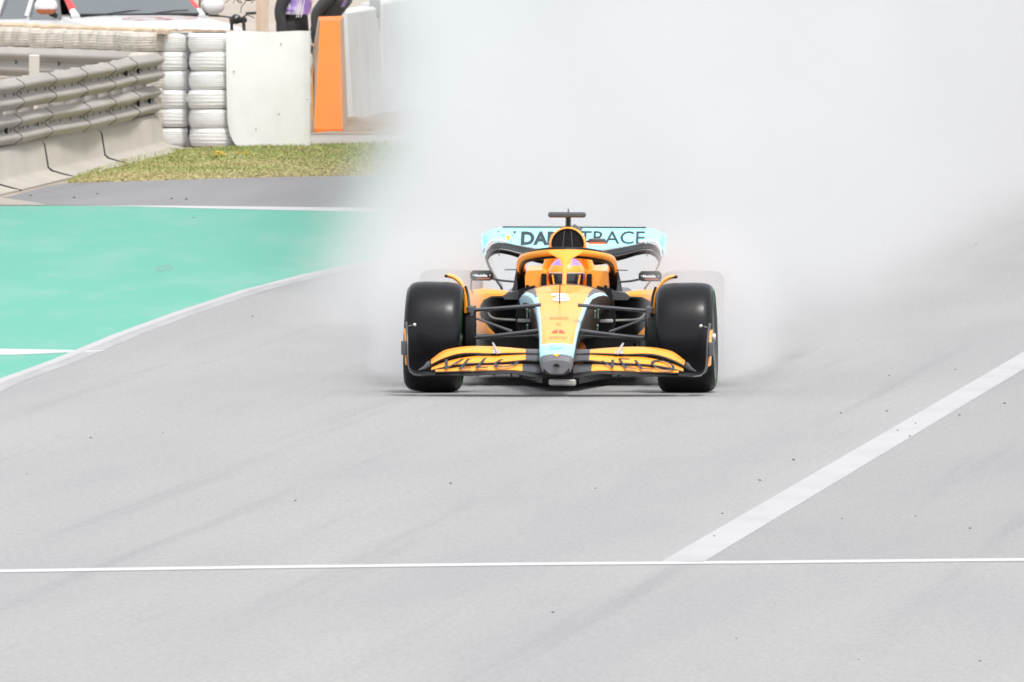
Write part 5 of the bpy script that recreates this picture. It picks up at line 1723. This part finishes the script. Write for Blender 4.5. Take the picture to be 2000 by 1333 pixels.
        b = MB(); b.prism([Vector(L3(-.09, -.165, 1.22)), Vector(L3(-.04, -.178, 1.22)), Vector(L3(-.04, -.178, 1.32)), Vector(L3(-.09, -.165, 1.32))], (0, -.006, 0))
        b.build('badge', M_PUR, root)
    return root
p1_ = person(567, 248.5, R(62), R(12), 'person in black with a purple and white bib, standing behind the white belt', surf('black_shirt', (.035, .033, .037), rough=.85), True)
person(628, 254.6, R(62), R(34), 'person in a black jacket leaning towards the wall behind the orange end block', surf('charcoal_jacket', (.06, .057, .057), rough=.85))
p1_.scale = (1.07, 1.07, 1.06)
# ------------------------------------------------------------------ water spray behind the car
def spray(name, x0, x1, y0, y1, z0, z1, label, density, step):
    b = MB()
    b.box(((x0 + x1) / 2, (y0 + y1) / 2, (z0 + z1) / 2), (x1 - x0, y1 - y0, z1 - z0))
    m, N, L = new_mat(name + '_volume')
    N.clear()
    out = N.new('ShaderNodeOutputMaterial')
    v = N.new('ShaderNodeVolumePrincipled')
    v.inputs['Color'].default_value = (0.727, 0.725, 0.73, 1)
    v.inputs['Anisotropy'].default_value = 0.0
    L.new(v.outputs[0], out.inputs['Volume'])
    tc = N.new('ShaderNodeTexCoord')
    s = N.new('ShaderNodeSeparateXYZ'); L.new(tc.outputs['Object'], s.inputs[0])
    L.new(density(N, L, tc, s.outputs[0], s.outputs[1], s.outputs[2]), v.inputs['Density'])
    m.cycles.volume_step_rate = step
    o = b.build(name, m, smooth=False)
    tag(o, label, 'spray', kind='stuff')
    return o

def noise3(N, L, tc, scale, sx=1, sy=1, sz=1, detail=3):
    mp = N.new('ShaderNodeMapping'); mp.inputs['Scale'].default_value = (sx, sy, sz)
    L.new(tc.outputs['Object'], mp.inputs['Vector'])
    n = N.new('ShaderNodeTexNoise'); n.inputs['Scale'].default_value = scale; n.inputs['Detail'].default_value = detail
    L.new(mp.outputs[0], n.inputs['Vector'])
    return n.outputs['Fac']

def plume_density(N, L, tc, x, y, z):
    t = mathn(N, L, 'SUBTRACT', y, 143.0)
    n = noise3(N, L, tc, 0.8, 1, 0.3, 1, 4)
    nc = mathn(N, L, 'SUBTRACT', n, 0.5)
    # left side: straight along the track edge
    xw = mathn(N, L, 'ADD', x, mathn(N, L, 'MULTIPLY', nc, 1.3))
    zn = mathn(N, L, 'ADD', z, mathn(N, L, 'MULTIPLY', nc, 0.9))
    low = mathn(N, L, 'MULTIPLY', smooth_n(N, L, zn, 1.35, 0.35), smooth_n(N, L, y, 215, 170))
    xe = mathn(N, L, 'ADD', xw, mathn(N, L, 'SUBTRACT', mathn(N, L, 'MULTIPLY', low, 0.48), 0.06))
    left = smooth_n(N, L, xe, -1.45, -0.15)
    left = mathn(N, L, 'POWER', left, 1.9)
    # right side: widens with distance
    xr = mathn(N, L, 'SUBTRACT', xw, mathn(N, L, 'MULTIPLY', t, 0.055))
    right = smooth_n(N, L, xr, 2.5, 0.6)
    right = mathn(N, L, 'POWER', right, 1.3)
    # height grows with distance
    zz = mathn(N, L, 'SUBTRACT', mathn(N, L, 'ADD', z, mathn(N, L, 'MULTIPLY', nc, 0.6)), mathn(N, L, 'MULTIPLY', t, 0.16))
    top = smooth_n(N, L, zz, 1.5, 0.7)
    st = smooth_n(N, L, y, 143.1, 150)
    d = mathn(N, L, 'MULTIPLY', left, right)
    d = mathn(N, L, 'MULTIPLY', d, top)
    d = mathn(N, L, 'MULTIPLY', d, st)
    k = mathn(N, L, 'ADD', 0.25, mathn(N, L, 'MULTIPLY', smooth_n(N, L, n, 0.32, 0.68), 1.5))
    return mathn(N, L, 'MULTIPLY', mathn(N, L, 'MULTIPLY', d, k), 0.15)

def tyre_density(N, L, tc, x, y, z):
    n = noise3(N, L, tc, 2.2, 1, 0.6, 1, 2)
    nc = mathn(N, L, 'SUBTRACT', n, 0.5)
    u = mathn(N, L, 'SUBTRACT', mathn(N, L, 'SUBTRACT', x, 0.309), mathn(N, L, 'MULTIPLY', mathn(N, L, 'SUBTRACT', y, 140.0), 0.0227))
    u = mathn(N, L, 'ADD', u, mathn(N, L, 'MULTIPLY', nc, 0.25))
    au = mathn(N, L, 'ABSOLUTE', u)
    sp = mathn(N, L, 'MULTIPLY', smooth_n(N, L, y, 140.5, 146), 0.15)
    lat = mathn(N, L, 'MULTIPLY', smooth_n(N, L, au, 0.45, 0.8), smooth_n(N, L, mathn(N, L, 'SUBTRACT', au, sp), 1.3, 0.75))
    zz = mathn(N, L, 'ADD', mathn(N, L, 'SUBTRACT', z, sp), mathn(N, L, 'MULTIPLY', nc, 0.3))
    d = mathn(N, L, 'MULTIPLY', lat, smooth_n(N, L, zz, 1.0, 0.3))
    d = mathn(N, L, 'MULTIPLY', d, mathn(N, L, 'MULTIPLY', smooth_n(N, L, y, 140.35, 141.6), smooth_n(N, L, y, 147.5, 142.6)))
    return mathn(N, L, 'MULTIPLY', mathn(N, L, 'MULTIPLY', d, mathn(N, L, 'ADD', 0.4, n)), 2.3)

spray('water_spray', -2.6, 14.0, 143.1, 330, 0.03, 9.0, 'tall white plume of water spray filling the track behind the orange car', plume_density, 0.12)
spray('tyre_spray', -1.6, 2.4, 140.3, 151, 0.03, 1.7, 'low white mist thrown up beside the rear wheels of the orange car', tyre_density, 0.25)
